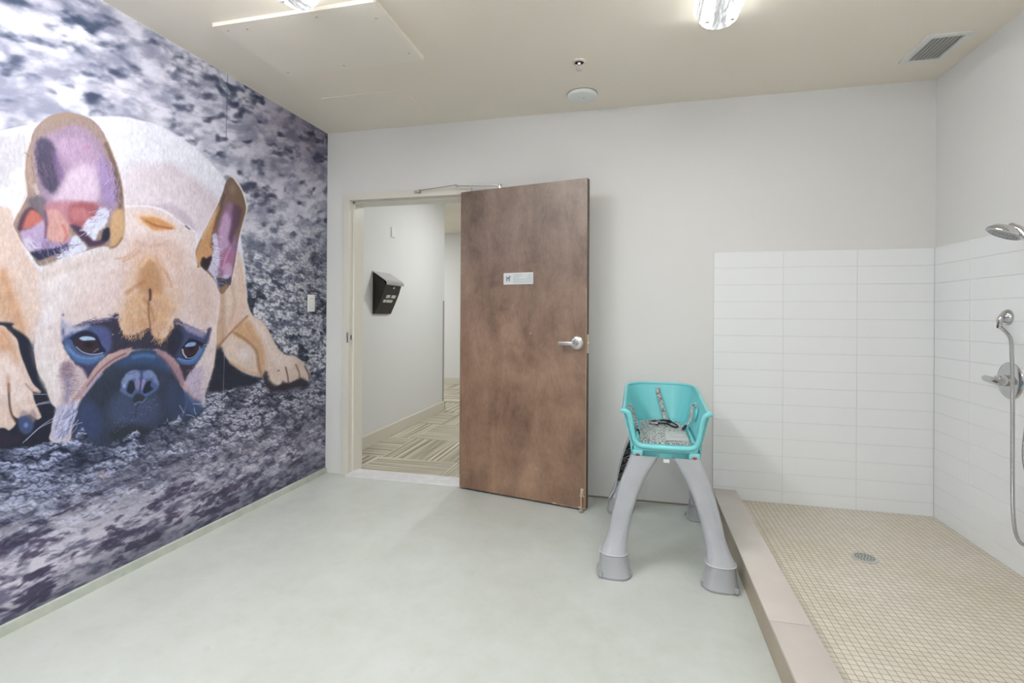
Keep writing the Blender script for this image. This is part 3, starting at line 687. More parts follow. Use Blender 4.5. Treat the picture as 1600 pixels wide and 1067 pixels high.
    # ---- eye patches
    blob([(96, 500), (104, 508), (121, 507), (136, 501), (156, 498.5), (172.5, 496), (178.7, 490), (185, 491), (184, 502), (189, 515), (194, 523), (205, 524), (218, 520), (232, 513), (238, 524),
          (250, 530), (258, 528), (265, 520), (271, 511), (271, 501), (277.5, 498), (287, 505), (300, 511), (313, 517.5), (321, 521), (324, 514.7), (329, 512), (328, 521), (323, 536), (318, 547.5), (311, 562.5),
          (305.6, 570), (300, 580), (292, 592), (288, 596), (284, 585), (279, 572), (271, 561), (259, 553), (248, 547), (225, 546), (203, 547), (185, 551), (168, 555), (152, 570), (143, 582), (137, 592), (128, 577), (119, 571),
          (107.5, 556), (100, 542), (96, 530)], (54, 54, 68), 2.2, .97, fur=.9)
    hairs([(104, 508), (122, 508), (138, 502), (158, 498), (174, 494), (184, 496)], .9, -.35, 6, .8, [(222, 206, 200), (190, 178, 190), (120, 108, 130)], 70, 2.2, .7, 6)
    hairs([(272, 500), (284, 506), (300, 512), (316, 520)], .9, .35, 6, .8, [(222, 204, 192), (186, 174, 190), (110, 100, 122)], 50, 2.2, .7, 7)
    hairs([(188, 512), (198, 524), (214, 524), (230, 515)], .05, 1, 7, .9, [(214, 174, 126), (196, 150, 104)], 36, 1.5, .8, 8)
    hairs([(240, 524), (252, 531), (262, 524), (268, 514)], -.05, 1, 7, .9, [(220, 184, 136), (196, 150, 104)], 30, 1.5, .8, 9)
    # left patch tones
    blob([(100, 512), (118, 512), (140, 508), (160, 510), (172, 520), (172, 545), (160, 556), (150, 568), (138, 580), (126, 573), (110, 556), (101, 540), (98, 525)], (84, 98, 134), 5, .95, fur=.3)
    blob([(99, 500), (118, 510), (138, 508), (128, 516), (112, 520), (100, 524)], (202, 198, 208), 5, .85, fur=.9)
    blob([(95, 498), (99, 498), (100, 515), (99, 530), (95, 528)], (196, 196, 214), 3, .8)
    ell(98, 492, 3, 3, (110, 100, 110), .9, .7)
    ell(98, 518, 2.5, 8, (80, 84, 110), .9, .7)
    blob([(101, 534), (110, 545), (122, 556), (140, 562), (158, 558), (164, 555), (154, 566), (140, 574), (124, 568), (108, 554)], (78, 114, 156), 4, .95)
    line([(108, 546), (120, 556), (140, 560), (160, 556)], 4, (112, 148, 188), 2.5, .8)
    ell(104, 543, 5, 7, (112, 138, 172), .8, .7)
    blob([(122, 568), (140, 570), (152, 566), (144, 580), (137, 592), (129, 578)], (68, 64, 90), 4, .9)
    blob([(152, 512), (166, 518), (172, 535), (166, 552), (160, 548), (156, 530)], (84, 90, 132), 4, .85)
    line([(122, 508), (140, 504), (158, 502), (172, 500)], 3, (120, 108, 140), 2.5, .6, fur=1.4)
    # left eye
    blob([(109, 528), (121, 520), (131, 517), (142, 518.5), (152, 525), (158, 538), (165, 549), (156, 553), (146, 555), (135, 554), (123, 549), (116, 540), (112, 532)], (34, 44, 66), 1.6)
    line([(107, 529), (120, 521), (132, 517), (143, 519), (152, 526)], 2.5, (42, 60, 92), 1.5, .9)
    blob([(116, 530), (124, 524), (135, 522), (146, 525), (153, 535), (156, 545), (148, 551), (136, 551), (124, 546), (118, 538)], (58, 48, 54), 1.8)
    ell(138, 539, 9, 6, (34, 28, 34), .7, .8)
    blob([(123.5, 529), (128, 526), (137, 525.5), (146, 527.5), (148.5, 531), (140, 531.5), (130, 532)], (168, 196, 220), .9)
    line([(119, 542), (127, 549), (138, 553), (150, 553.5), (160, 551)], 1.4, (196, 202, 216), .8, .95)
    line([(146, 550), (150, 547), (153, 545)], 1.5, (170, 165, 185), .8, .7)
    ell(176, 522.5, 1.5, 1.2, (190, 195, 205), .7, .9)
    # right patch tones
    blob([(284, 512), (300, 513), (318, 522), (325, 524), (320, 540), (313, 556), (303, 568), (290, 570), (279, 562), (272, 550), (278, 530)], (70, 80, 112), 5, .9, fur=.3)
    blob([(286, 506), (300, 511), (320, 521), (316, 527), (300, 521), (290, 515)], (176, 168, 192), 3.5, .75, fur=1.3)
    blob([(262, 527), (272, 515), (284, 518), (286, 530), (280, 545), (272, 555), (262, 545)], (46, 50, 64), 4, .9)
    blob([(276, 560), (286, 562), (298, 563), (308, 556), (315, 544), (320, 540), (315, 555), (307, 566), (296, 570), (283, 568)], (80, 116, 166), 2.5, .95)
    line([(278, 560), (288, 563), (298, 563), (308, 556), (314, 545)], 2, (128, 160, 200), 1.4, .85)
    line([(324, 536), (327, 520), (328, 513)], 3, (90, 92, 130), 1.8, .8)
    ell(326, 515, 3, 3, (110, 80, 90), .8, .8)
    blob([(283, 572), (300, 572), (302, 578), (291, 594), (286, 592)], (66, 56, 66), 3, .9)
    # right eye
    blob([(286, 541), (292, 533), (300, 530), (310, 533), (320, 539), (314, 542), (310, 548), (305, 556), (296, 561), (289, 561), (284, 553), (283, 545)], (30, 34, 48), 1.3)
    blob([(288, 542), (294, 535), (302, 534.5), (309, 538), (310.5, 543), (306, 551), (299, 556.5), (291, 556), (287.5, 549)], (60, 46, 52), 1.4)
    ell(299, 545, 6, 6, (34, 28, 34), .7, .75)
    blob([(288.5, 541.5), (292, 537), (299, 534.5), (305.5, 535.5), (304.5, 539.5), (297, 541.5)], (136, 168, 208), .9)
    line([(284.8, 546), (286.5, 553), (290.5, 558)], 2.2, (220, 210, 214), .9, .95)
    line([(290, 559), (297, 559.5), (304, 556), (310, 548), (312, 541)], 1.4, (140, 165, 205), .8, .95)
    line([(296, 530), (308, 533), (319, 539)], 3, (34, 38, 54), 1.5, .8)
    line([(317, 540), (321, 538)], 1.2, (190, 200, 220), .6, .8)
    # ---- muzzle
    blob([(200, 551), (215, 547), (235, 546), (250, 552), (262, 564), (273, 583), (282, 600), (290, 614), (298, 628), (310, 634), (318, 640), (312, 650), (300, 660), (285, 668), (268, 672), (250, 684), (225, 692),
          (195, 698), (160, 702), (130, 700), (112, 694), (112, 672), (117, 650), (122, 632), (134, 612), (148, 592), (166, 574), (184, 560)], (58, 66, 82), 2.5, fur=.4)
    blob([(188, 562), (210, 551), (235, 549), (255, 557), (268, 574), (262, 580), (240, 572), (205, 570), (180, 582), (168, 585)], (62, 88, 122), 7, .85)
    line([(208, 558), (225, 555), (240, 557)], 5, (88, 126, 170), 4, .8)
    blob([(165, 580), (190, 570), (190, 590), (184, 620), (165, 640), (145, 630), (140, 610)], (52, 60, 72), 8, .8)
    blob([(122, 640), (135, 625), (150, 640), (160, 665), (150, 685), (128, 690), (118, 675)], (62, 76, 108), 10, .8, fur=.8)
    blob([(170, 630), (190, 615), (215, 625), (240, 620), (250, 640), (240, 662), (205, 668), (175, 660)], (76, 88, 114), 11, .75, fur=1)
    blob([(265, 600), (280, 605), (292, 625), (298, 645), (280, 655), (262, 640)], (62, 76, 102), 8, .8)
    blob([(180, 668), (205, 662), (230, 668), (240, 680), (220, 690), (185, 694), (172, 684)], (52, 58, 62), 6, .8, fur=1)
    line([(288, 610), (292, 622), (290, 636), (284, 650)], 3, (110, 130, 170), 2.5, .6)
    # cheek fur, right
    blob([(288, 597), (294, 585), (302, 577), (315, 570), (330, 572), (326, 592), (321, 610), (317, 626), (310, 631), (300, 622), (290, 610), (284, 603)], (190, 178, 192), 2.5, .95, fur=.9)
    blob([(318, 570), (334, 565), (328, 592), (320, 614), (314, 610), (316, 590)], (224, 208, 200), 3, .85, fur=.6)
    blob([(284, 594), (290, 600), (298, 612), (308, 622), (314, 628), (306, 630), (295, 618), (286, 606)], (196, 160, 150), 2.5, .7, fur=.6)
    blob([(290, 612), (302, 622), (314, 628), (316, 640), (304, 650), (294, 640), (288, 625)], (70, 88, 122), 4, .85, fur=.5)
    # folds beside the nose
    blob([(205, 543), (190, 547), (176, 552), (165, 558), (153, 569), (143, 582), (134, 596), (122, 612), (108, 630), (98, 645), (92, 660), (104, 660), (118, 640), (130, 618), (140, 604), (152, 589), (166, 575), (182, 564), (200, 555)],
         (186, 156, 148), 2.2, .95, fur=.5)
    line([(196, 552), (178, 561), (160, 574), (148, 587), (136, 603)], 2.2, (110, 84, 96), 1.4, .8)
    line([(190, 548), (170, 558), (154, 572)], 4, (208, 176, 160), 3, .7, fur=.4)
    line([(158, 583), (144, 600), (130, 618)], 3.5, (190, 180, 204), 2.4, .8, fur=.6)
    blob([(244, 545), (252, 547), (262, 552), (272, 561), (280, 572), (285, 584), (287, 600), (283, 604), (276, 592), (266, 577), (256, 563), (246, 555)], (160, 130, 134), 2.2, .95, fur=.5)
    line([(248, 555), (258, 564), (270, 580), (280, 598)], 1.8, (84, 68, 88), 1.3, .8)
    line([(256, 553), (268, 562), (277, 574)], 3, (190, 158, 154), 2.4, .6, fur=.5)
    # left cheek
    blob([(96, 570), (108, 563), (118, 572), (128, 578), (134, 592), (124, 606), (112, 618), (102, 632), (94, 630), (96, 605), (92, 588)], (188, 170, 174), 6, .85, fur=1)
    blob([(96, 568), (106, 564), (114, 575), (112, 590), (100, 592), (94, 582)], (128, 106, 116), 5, .65, fur=1.4)
    line([(104, 590), (106, 610), (104, 628)], 6, (124, 124, 158), 4, .65, fur=1.2)
    blob([(118, 574), (128, 577), (134, 590), (126, 598), (120, 588)], (212, 192, 188), 4, .7)
    blob([(88, 636), (100, 632), (112, 628), (120, 630), (116, 650), (108, 670), (98, 686), (86, 690), (80, 676), (84, 655)], (186, 188, 208), 3.5, .92, fur=1)
    line([(122, 626), (110, 650), (100, 672), (92, 690)], 5, (214, 216, 230), 3, .85, fur=.8)
    line([(104, 634), (96, 652), (88, 674)], 3, (214, 212, 224), 2, .7, fur=.8)
    line([(116, 642), (108, 664), (104, 684)], 3, (96, 110, 150), 2.5, .7, fur=1)
    line([(98, 640), (92, 655), (86, 670)], 2, (120, 126, 158), 1.5, .6, fur=1)
    hairs([(120, 632), (110, 652), (98, 676)], -.45, .9, 12, .9, [(222, 224, 236), (150, 156, 186), (98, 106, 140)], 80, 6, .6, 21)
    hairs([(102, 572), (108, 596), (108, 622)], .9, -.1, 7, .8, [(110, 96, 116), (206, 190, 190), (150, 132, 146)], 90, 7, .5, 22)
    hairs([(300, 580), (310, 590), (306, 612)], .7, -.5, 7, .8, [(140, 128, 152), (214, 202, 206)], 60, 7, .5, 23)
    # nose
    NP = [(188.6, 604), (191, 593), (199, 581.5), (209, 578), (220.6, 579), (233, 577.6), (241, 582.6), (246.5, 594), (248, 602), (240, 610), (230, 616), (224, 621), (218, 616), (208, 619), (198, 615), (189, 610)]
    blob(NP, (88, 104, 142), 1.8, .97)
    blob([(190, 600), (193, 590), (201, 582), (212, 579), (219, 584), (216, 592), (205, 592), (198, 600), (194, 607)], (138, 154, 186), 2.5, .85, fur=.9)
    blob([(223, 584), (232, 579), (240, 583), (246, 593), (247, 602), (241, 597), (236, 590), (226, 592)], (130, 148, 184), 2.5, .85, fur=.9)
    blob([(211, 594), (218, 594), (217, 608), (211, 606)], (150, 142, 172), 1.8, .8, fur=.4)
    blob([(221, 594), (227, 594), (224, 604), (220, 610)], (168, 158, 182), 1.8, .8, fur=.4)
    blob([(202.6, 595), (208, 596), (210, 603), (210, 609), (204, 616), (198, 612), (199, 604)], (44, 50, 62), 1.3)
    blob([(229, 597), (236, 595), (235, 603), (240, 608), (229, 614.7), (223, 613), (225, 604)], (44, 50, 62), 1.3)
    ell(194, 603, 3, 4, (176, 192, 218), .8, .6)
    line([(221, 580), (220, 595), (218, 613)], 2, (62, 66, 108), 1.2, .9)
    line([(200, 585), (207, 583), (212, 581)], .9, (60, 70, 100), .6, .7)
    line([(189, 610), (198, 616), (208, 620)], 4, (100, 126, 166), 3, .7)
    line([(228, 618), (236, 613), (245, 606)], 4, (88, 118, 160), 3, .8)
    blob([(208, 620), (214, 614), (224, 618), (226, 624), (218, 628), (208, 628)], (56, 60, 68), 2.5, .9)
    line([(216, 628), (213, 640), (211, 650)], 2, (48, 54, 72), 1.8, .8, fur=1)
    line([(210, 632), (216, 628), (222, 629), (228, 622)], 1.5, (150, 160, 186), 1.2, .7, fur=.8)
    for k in range(60):
        t = (k*0.61803) % 1; q = (k*0.3819) % 1
        ell(176+70*t, 626+44*q+8*math.sin(k*2.3), 1.0+.8*((k*.27) % 1), .8+.6*((k*.43) % 1), (130, 144, 176), .9, .45)
    # whiskers
    for pts in ([(35, 692), (50, 678), (66, 664), (88, 650)], [(40, 688), (62, 668), (90, 655)], [(45, 615), (60, 616), (72, 616)], [(53, 633), (66, 629), (80, 626)],
                [(56, 633), (70, 630), (84, 629)], [(85, 684), (105, 668), (128, 660)], [(92, 660), (108, 652), (118, 646)], [(98, 690), (110, 672), (122, 656)],
                [(280, 633), (284, 640), (287, 645)], [(301, 631), (312, 631), (320, 632)], [(303, 637), (304, 643), (306, 647)], [(291, 648), (298, 649), (304, 652)], [(261, 654), (261, 658), (264, 661)],
                [(370, 675), (364, 683), (360, 690)]):
        line(pts, .9, (214, 218, 232), .6, .8)
    # crumbs heaped in front of the chin
    Wm = window(np.array([(70., 640.), (345., 720.)]), 2)
    X = PX[Wm]; Y = PY[Wm]
    edge = np.interp(X, [60, 80, 100, 118, 122, 128, 134, 140, 150, 165, 180, 196, 205, 213, 222, 234, 250, 262, 275, 279, 284, 291, 297, 303, 310, 320, 345],
                     [690, 694, 692, 682, 672, 669, 676, 688, 698, 699, 690, 684, 676, 672, 682, 676, 664, 660, 655, 649, 656, 662, 655, 655, 650, 640, 630])
    a = _sst(-2.5, 2.5, Y-edge+FURY[Wm]*9)*_sst(62, 72, X)*_sst(345, 335, X)*_sst(722, 712, Y)
    put_col = soil[Wm]*1.04
    col[Wm] = col[Wm]*(1-a[..., None])+put_col*a[..., None]
    dog[Wm] *= (1-a)
    # fur grain
    m = dog[..., None]
    col[:] = col*(1+m*(furn*.17+furm*.07)[..., None])
    col[:] = col*(1+m*np.array([-.012, -.008, .045]))
    # light straw in the soil, seam between the two printed sheets
    ell(375, 703, 2.5, 5, (232, 214, 190), .8, .8)
    ell(160, 742, 12, 5, (224, 200, 186), .9, .5)
    line([(356, 100), (354.5, 150), (353, 215)], 1.0, (60, 72, 98), .7, .65, n=2)
    line([(353, 440), (350, 560), (348, 640), (347, 700)], .8, (190, 184, 184), .6, .55, n=2)
    return np.clip(col, 0, 1)

def _uforpx(px):
    # wall distance whose picture column is px
    ax = float((px-800)/FPX); d = ax*RGT+FWD
    return d.y/d.x*L
cols = list(np.arange(F+.02, .45, .05))+list(np.linspace(.45, _uforpx(-13), 150)[:-1])+[_uforpx(x) for x in np.arange(-13, 511.6, .9)]
cols = np.array([c for c in cols if c < D-.002]+[D-.0015])
rows = np.arange(.036, H-.0015, .00245)
U, V = np.meshgrid(cols, rows)
UE = np.maximum(U, .45)
zc_ = L*FWD.x+UE*FWD.y+(V-CAMH)*FWD.z
PX = 800+FPX*(L*RGT.x+UE*RGT.y+(V-CAMH)*RGT.z)/zc_
PY = CY-FPX*(L*UPV.x+UE*UPV.y+(V-CAMH)*UPV.z)/zc_
pc = paint_mural(PX, PY, U, V)
pl = np.where(pc <= .04045, pc/12.92, ((pc+.055)/1.055)**2.4)
nr, nc = U.shape
co = np.stack([np.full(U.shape, L+.0015), U, V], -1).reshape(-1, 3).astype(np.float32)
me = bpy.data.meshes.new('dog_mural'); me.vertices.add(nr*nc); me.vertices.foreach_set('co', co.ravel())
ii = (np.arange(nr-1)[:, None]*nc+np.arange(nc-1)[None, :]).ravel()
q = np.stack([ii, ii+1, ii+1+nc, ii+nc], -1).astype(np.int32)
me.loops.add(q.size); me.loops.foreach_set('vertex_index', q.ravel())
me.polygons.add(len(q)); me.polygons.foreach_set('loop_start', np.arange(0, q.size, 4, dtype=np.int32))
try: me.polygons.foreach_set('loop_total', np.full(len(q), 4, dtype=np.int32))
except Exception: pass
me.update(calc_edges=True)
at_ = me.color_attributes.new('picture', 'FLOAT_COLOR', 'POINT')
at_.data.foreach_set('color', np.concatenate([pl.reshape(-1, 3), np.ones((nr*nc, 1))], 1).astype(np.float32).ravel())
M_mural, nt, n, b = node_mat('printed_wallpaper')
av = n.new('ShaderNodeVertexColor'); av.layer_name = 'picture'
gain = nd(n, 'ShaderNodeVectorMath', operation='MULTIPLY'); gain.inputs[1].default_value = MURAL_GAIN
tc = n.new('ShaderNodeTexCoord'); ns = nd(n, 'ShaderNodeTexNoise', Scale=260.0, Detail=2.0); nt.links.new(tc.outputs['Object'], ns.inputs['Vector'])
mr = nd(n, 'ShaderNodeMapRange'); mr.inputs['To Min'].default_value = .86; mr.inputs['To Max'].default_value = 1.14
nt.links.new(ns.outputs['Fac'], mr.inputs['Value'])
g2_ = nd(n, 'ShaderNodeVectorMath', operation='SCALE')
nt.links.new(av.outputs['Color'], gain.inputs[0]); nt.links.new(gain.outputs[0], g2_.inputs[0]); nt.links.new(mr.outputs[0], g2_.inputs['Scale'])
nt.links.new(g2_.outputs[0], b.inputs['Base Color']); b.inputs['Roughness'].default_value = .55; b.inputs['Specular IOR Level'].default_value = .25
me.materials.append(M_mural)
mo = bpy.data.objects.new('dog_mural', me); COL.objects.link(mo)
tag(mo, 'floor to ceiling printed mural of a tan bulldog lying in dark soil on left wall', 'mural')

# light switch on the picture wall
sw = thing('light_switch', 'white rocker light switch set in the mural by the back corner', 'light switch', (L+.0016, 3.213, 1.275))
MB().bbox(0, .006, -.040, .040, -.061, .061, .002).build('switch_plate', M_white, sw, smooth=True)
rk = MB().prism([(.006, -.034), (.0095, -.034), (.0065, .034), (.006, .034)], 'y', -.0165, .0165); rk.build('rocker', M_white, sw)
MB().box(.006, .0066, -.018, .018, -.0355, .0355).build('switch_gap', mat('switch_gap', (.45, .45, .44, 1), .6), sw)

# ================================================================ shower
# wall tiles, each really proud of the grout
RH = .1046; CW = .3965; G = .0016; TT = .008
def tile_rows(zbot, ztop):
    z = ztop; out = []
    hh = .099
    while z > zbot+.004:
        out.append((max(z-hh, zbot), z)); z -= hh; hh = RH
    return out
tb = MB()
XT = .4665
for z0, z1 in tile_rows(.0636, 1.598):
    for k in range(3):
        xa = XT+k*CW; xb = min(XT+(k+1)*CW, R-TT)
        tb.bbox(xa+G/2, xb-G/2, D-TT, D-.001, z0+G/2, z1-G/2, .0009, 1)
o = tb.build('wall_shower_back', M_tile, kind='structure')
g = MB().box(XT, R-.0005, D-TT+.0016, D-.0002, .0, 1.5975).build('trim_3', M_grout, kind='structure')
tb = MB(); ys = [D-TT, 3.079]
while ys[-1] > F+.02: ys.append(max(ys[-1]-CW, F))
for z0, z1 in tile_rows(.0636, 1.598):
    for ya, yb in zip(ys[1:], ys[:-1]):
        tb.bbox(R-TT, R-.001, ya+G/2, yb-G/2, z0+G/2, z1-G/2, .0009, 1)
tb.build('wall_shower_right', M_tile, kind='structure')
MB().box(R-TT+.0016, R-.0002, F, D-TT, 0, 1.5975).build('trim_4', M_grout, kind='structure')
struct('floor_shower', MB().box(.59, R-TT+.001, F, D-TT+.001, .0005, ZS), M_mosaic)
# curb: stone slabs on a rendered upstand
cu = thing('shower_curb', 'low beige stone curb between concrete floor and mosaic shower', 'curb', (0, 0, 0))
edges = [D-TT, 1.975, .765, -.44, F]
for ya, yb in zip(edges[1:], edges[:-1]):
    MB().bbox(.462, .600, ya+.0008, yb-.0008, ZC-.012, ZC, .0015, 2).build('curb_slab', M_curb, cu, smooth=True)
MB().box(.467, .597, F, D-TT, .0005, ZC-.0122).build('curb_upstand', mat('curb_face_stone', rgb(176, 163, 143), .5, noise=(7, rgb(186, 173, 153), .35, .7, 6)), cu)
# drain
dr = thing('shower_drain', 'round metal shower drain sunk in the beige mosaic', 'drain', (1.050, 2.735, ZS))
MB().lathe([(.056, .0), (.056, .0025), (.053, .004), (.044, .0035)], None, 48).build('drain_rim', M_satin, dr, smooth=True)
hole = MB()
for ring, cnt in ((.0, 1), (.013, 6), (.026, 12), (.037, 16)):
    for k in range(cnt):
        a = 2*math.pi*k/cnt+.2*ring*10
        hole.lathe([(.0032, .0038), (.0032, .0043)], T(ring*math.cos(a), ring*math.sin(a), 0), 10)
hole.build('drain_holes', M_dark, dr)
M_grate = mat('drain_grate', (.55, .55, .52, 1), .45, metal=.6)
MB().lathe([(.044, .0005), (.044, .004)], None, 40).build('drain_grate', M_grate, dr)

# hand shower set on the right wall
XW = R-TT
el = thing('shower_outlet', 'chrome round elbow outlet above the shower valve', 'water outlet', (XW, 2.80, 1.203))
MB().lathe([(.036, 0), (.036, .006), (.030, .016), (.020, .026), (.012, .030)], RY(-math.pi/2), 36).build('flange', M_chrome, el, smooth=True)
MB().tube([(-.018, 0, 0), (-.026, 0, -.002), (-.032, 0, -.010), (-.034, 0, -.022), (-.034, 0, -.034)], [.013, .014, .013, .011, .010], 16).build('spout', M_chrome, el, smooth=True)
MB().lathe([(.0115, 0), (.0115, .016)], T(-.034, 0, -.050), 8).build('hose_nut', M_chrome, el)
va = thing('shower_valve', 'chrome round mixing valve with lever handle on right tiled wall', 'shower valve', (XW, 2.785, .915))
MB().lathe([(.084, 0), (.084, .003), (.080, .007), (.060, .012), (.040, .014)], RY(-math.pi/2), 56).build('escutcheon', M_chrome, va, smooth=True)
MB().lathe([(.026, .0), (.026, .036), (.022, .042)], T(-.012, 0, 0) @ RY(-math.pi/2), 28).build('hub', M_chrome, va, smooth=True)
lv = MB()
lv.tube([(-.052, -.026, -.006), (-.060, -.004, -.003), (-.066, .02, 0), (-.068, .048, .003), (-.066, .064, .004)], [.013, .016, .0155, .0145, .010], 16)
lv.build('lever', M_chrome, va, smooth=True)
# hose: out of the elbow, down, back up to the hand shower
M_hose, nt, n, b = node_mat('ribbed_hose')
tc = n.new('ShaderNodeTexCoord'); wv = nd(n, 'ShaderNodeTexWave', Scale=60.0); wv.bands_direction = 'Z'; nt.links.new(tc.outputs['Object'], wv.inputs['Vector'])
bp = nd(n, 'ShaderNodeBump', Strength=.9, Distance=.002); nt.links.new(wv.outputs['Fac'], bp.inputs['Height']); nt.links.new(bp.outputs['Normal'], b.inputs['Normal'])
b.inputs['Base Color'].default_value = (.55, .55, .56, 1); b.inputs['Metallic'].default_value = 1; b.inputs['Roughness'].default_value = .25
def smoothpath(P, n=10, closed=False):
    return [tuple(v) for v in _spline3(P, n)]
def _spline3(P, n):
    P = [np.array(p, float) for p in P]; N = len(P); out = []
    for i in range(N-1):
        p0, p1, p2, p3 = P[max(i-1, 0)], P[i], P[i+1], P[min(i+2, N-1)]
        for k in range(n):
            t = k/n; out.append(.5*((2*p1)+(p2-p0)*t+(2*p0-5*p1+4*p2-p3)*t*t+(3*p1-p0-3*p2+p3)*t**3))
    out.append(P[-1]); return out
HXs, HYs, HZs = 1.50, 2.572, 1.557          # spray head centre
def thru(x, px, py):
    d_ = (px-800)/FPX*RGT+FWD-(py-CY)/FPX*UPV; t_ = x/d_.x
    return (x, d_.y*t_, CAMH+d_.z*t_)
hp = smoothpath([(XW-.034, 2.80, 1.160), thru(XW-.040, 1578, 527), thru(XW-.085, 1581, 556), thru(XW-.118, 1582, 590), thru(XW-.118, 1582, 625), thru(XW-.095, 1582, 680), thru(XW-.070, 1582, 740), thru(XW-.055, 1583, 800),
                 thru(XW-.050, 1588, 836), thru(XW-.048, 1600, 851), thru(XW-.048, 1616, 842), thru(XW-.048, 1624, 800), (XW-.05, 2.62, .62), (XW-.05, 2.55, .95), (XW-.055, 2.48, 1.15), (XW-.064, 2.436, 1.270)], 10)
tag(MB().tube(hp, .0075, 12).build('shower_hose', M_hose, smooth=True), 'ribbed chrome shower hose looping down beside the valve', 'hose')
hs = thing('hand_shower', 'round chrome hand shower held high on the right tiled wall', 'hand shower', (HXs, HYs, HZs))
fd = Vector((-.42, .10, -.90)).normalized()   # where the spray face points
zq = fd.to_track_quat('Z', 'Y').to_matrix().to_4x4()
MB().lathe([(.020, -.030), (.046, -.022), (.060, -.008), (.064, .0), (.064, .006), (.058, .009)], zq, 48).build('spray_head', M_chrome, hs, smooth=True)
M_spray = mat('grey_spray_face', (.36, .36, .37, 1), .35)
sf = MB().lathe([(.055, .008), (.055, .0105)], zq, 40).lathe([(.022, .0105), (.020, .0135)], zq, 30)
for ring, cnt in ((.045, 22), (.034, 16)):
    for k in range(cnt):
        a = 2*math.pi*k/cnt; sf.lathe([(.0022, .0105), (.0016, .0135)], zq @ T(ring*math.cos(a), ring*math.sin(a), 0), 8)
sf.build('spray_face', M_spray, hs, smooth=True)
hpth = smoothpath([(.012, -.012, .022), (.030, -.045, .000), (.045, -.075, -.060), (.066, -.105, -.150), (.086, -.130, -.240), (.0905, -.1365, -.275)], 6)
nn = len(hpth)
MB().tube(hpth, [.020+(.0135-.020)*min(1, i/10)-.002*(i/nn) for i in range(nn)], 18).build('handle', M_chrome, hs, smooth=True)
br_ = thing('shower_bracket', 'chrome wall bracket holding the hand shower', 'bracket', (XW, HYs-.106, HZs-.150))
MB().lathe([(.026, 0), (.026, .006), (.016, .014), (.013, .050)], RY(-math.pi/2), 28).build('wall_flange', M_chrome, br_, smooth=True)
MB().tube([(-.045, 0, 0), (-.058, 0, 0)], .012, 12).build('holder_peg', M_chrome, br_, smooth=True)

# ================================================================ open door
AL = math.radians(12.0)
DA = Vector((-1.183, 3.324, .012))
dt = thing('wooden_door', 'dark stained wooden door swung wide open against the back wall', 'door', DA, -AL)
# local: x along the leaf, y towards the wall (thickness), z up
DW, DT, DH = .905, .045, 2.030
leaf = MB().bbox(0, DW, 0, DT, 0, DH, .0015, 1)
lo = leaf.build('door_leaf', M_wood, dt); lo.data.materials.append(M_woodedge)
for p in lo.data.polygons:
    if abs(p.normal.x) > .8 or abs(p.normal.z) > .8: p.material_index = 1
M_chip = mat('bare_chipped_wood', rgb(214, 186, 152), .8)
ch = MB()
def chip(x, z, w_, h_):
    n_ = 9; poly = []
    for k in range(n_):
        a = 2*math.pi*k/n_; rr_ = .7+.3*random.random(); poly.append((x+w_*rr_*math.cos(a), max(.0008, z+h_*rr_*math.sin(a))))
    ch.prism(poly, 'y', -.0006, .0004)
for x, z, w_, h_ in ((.700, .004, .020, .007), (.865, .006, .011, .010), (.893, .003, .010, .004), (.76, .002, .03, .003), (.83, .002, .03, .0025), (.003, .03, .003, .035), (.004, .075, .002, .02), (.008, .006, .006, .006),
                       (.575, .205, .004, .004), (.53, 1.07, .004, .006), (.26, .13, .004, .003)): chip(x, z, w_, h_)
ch.box(DW-.0035, DW-.0018, -.0004, .001, .02, 1.35)
ch.build('chipped_edge', M_chip, dt)
# lever set
rs = MB().lathe([(.042, 0), (.042, .006), (.036, .012), (.020, .014)], T(.842, 0, 1.018) @ RX(math.pi/2), 40).build('lever_rose', M_satin, dt, smooth=True)
MB().lathe([(.0165, .012), (.0165, .050), (.014, .056)], T(.842, 0, 1.018) @ RX(math.pi/2), 24).build('lever_neck', M_satin, rs, smooth=True)
MB().lathe([(.0085, .055), (.0085, .059)], T(.842, 0, 1.018) @ RX(math.pi/2), 20).lathe([(.0105, .054), (.0105, .0565)], T(.842, 0, 1.018) @ RX(math.pi/2), 20, False).build('key_cylinder', mat('lock_core', (.45, .44, .42, 1), .3, metal=1), rs)
lvm = MB().bbox(.738, .850, -.058, -.044, 1.002, 1.026, .005, 3)
lvm.build('lever_handle', M_satin, dt, smooth=True)
MB().bbox(DW-.0005, DW+.0018, .010, .036, .955, 1.070, .0005, 1).lathe([(.009, 0), (.007, .010)], T(DW, .022, 1.018) @ RY(math.pi/2), 16).build('latch_plate', M_brass, dt)
# room sign
sg = MB().bbox(.336, .548, -.006, -.0002, 1.386, 1.462, .0012, 1).build('room_sign', mat('sign_border', (.78, .76, .72, 1), .4), dt)
sg['label'] = 'pale room sign with a dog pictogram'
MB().box(.342, .401, -.0068, -.0058, 1.392, 1.456).build('pictogram_field', mat('sign_field_pale', (.66, .69, .72, 1), .4), sg)
MB().box(.405, .542, -.0068, -.0058, 1.392, 1.456).build('text_field', mat('sign_field_grey', (.56, .59, .61, 1), .4), sg)
dg = MB(); zb = 1.407; xb = .356
def pp(pts): dg.prism([(xb+a*.030, zb+c*.036) for a, c in pts], 'y', -.0078, -.0066)
pp([(.0, .55), (.1, .78), (.62, .76), (.80, .98), (.84, 1.08), (.92, .98), (1.12, .90), (1.10, .78), (.92, .74), (.86, .50), (.70, .42), (.25, .46), (.1, .40)])
for xx in (.04, .24, .62, .80): pp([(xx, .5), (xx+.12, .5), (xx+.12, 0), (xx, 0)])
pp([(-.10, .98), (.02, .70), (.10, .74), (-.02, 1.0)])
dg.build('dog_pictogram', mat('pictogram_grey', (.20, .22, .24, 1), .5), sg)
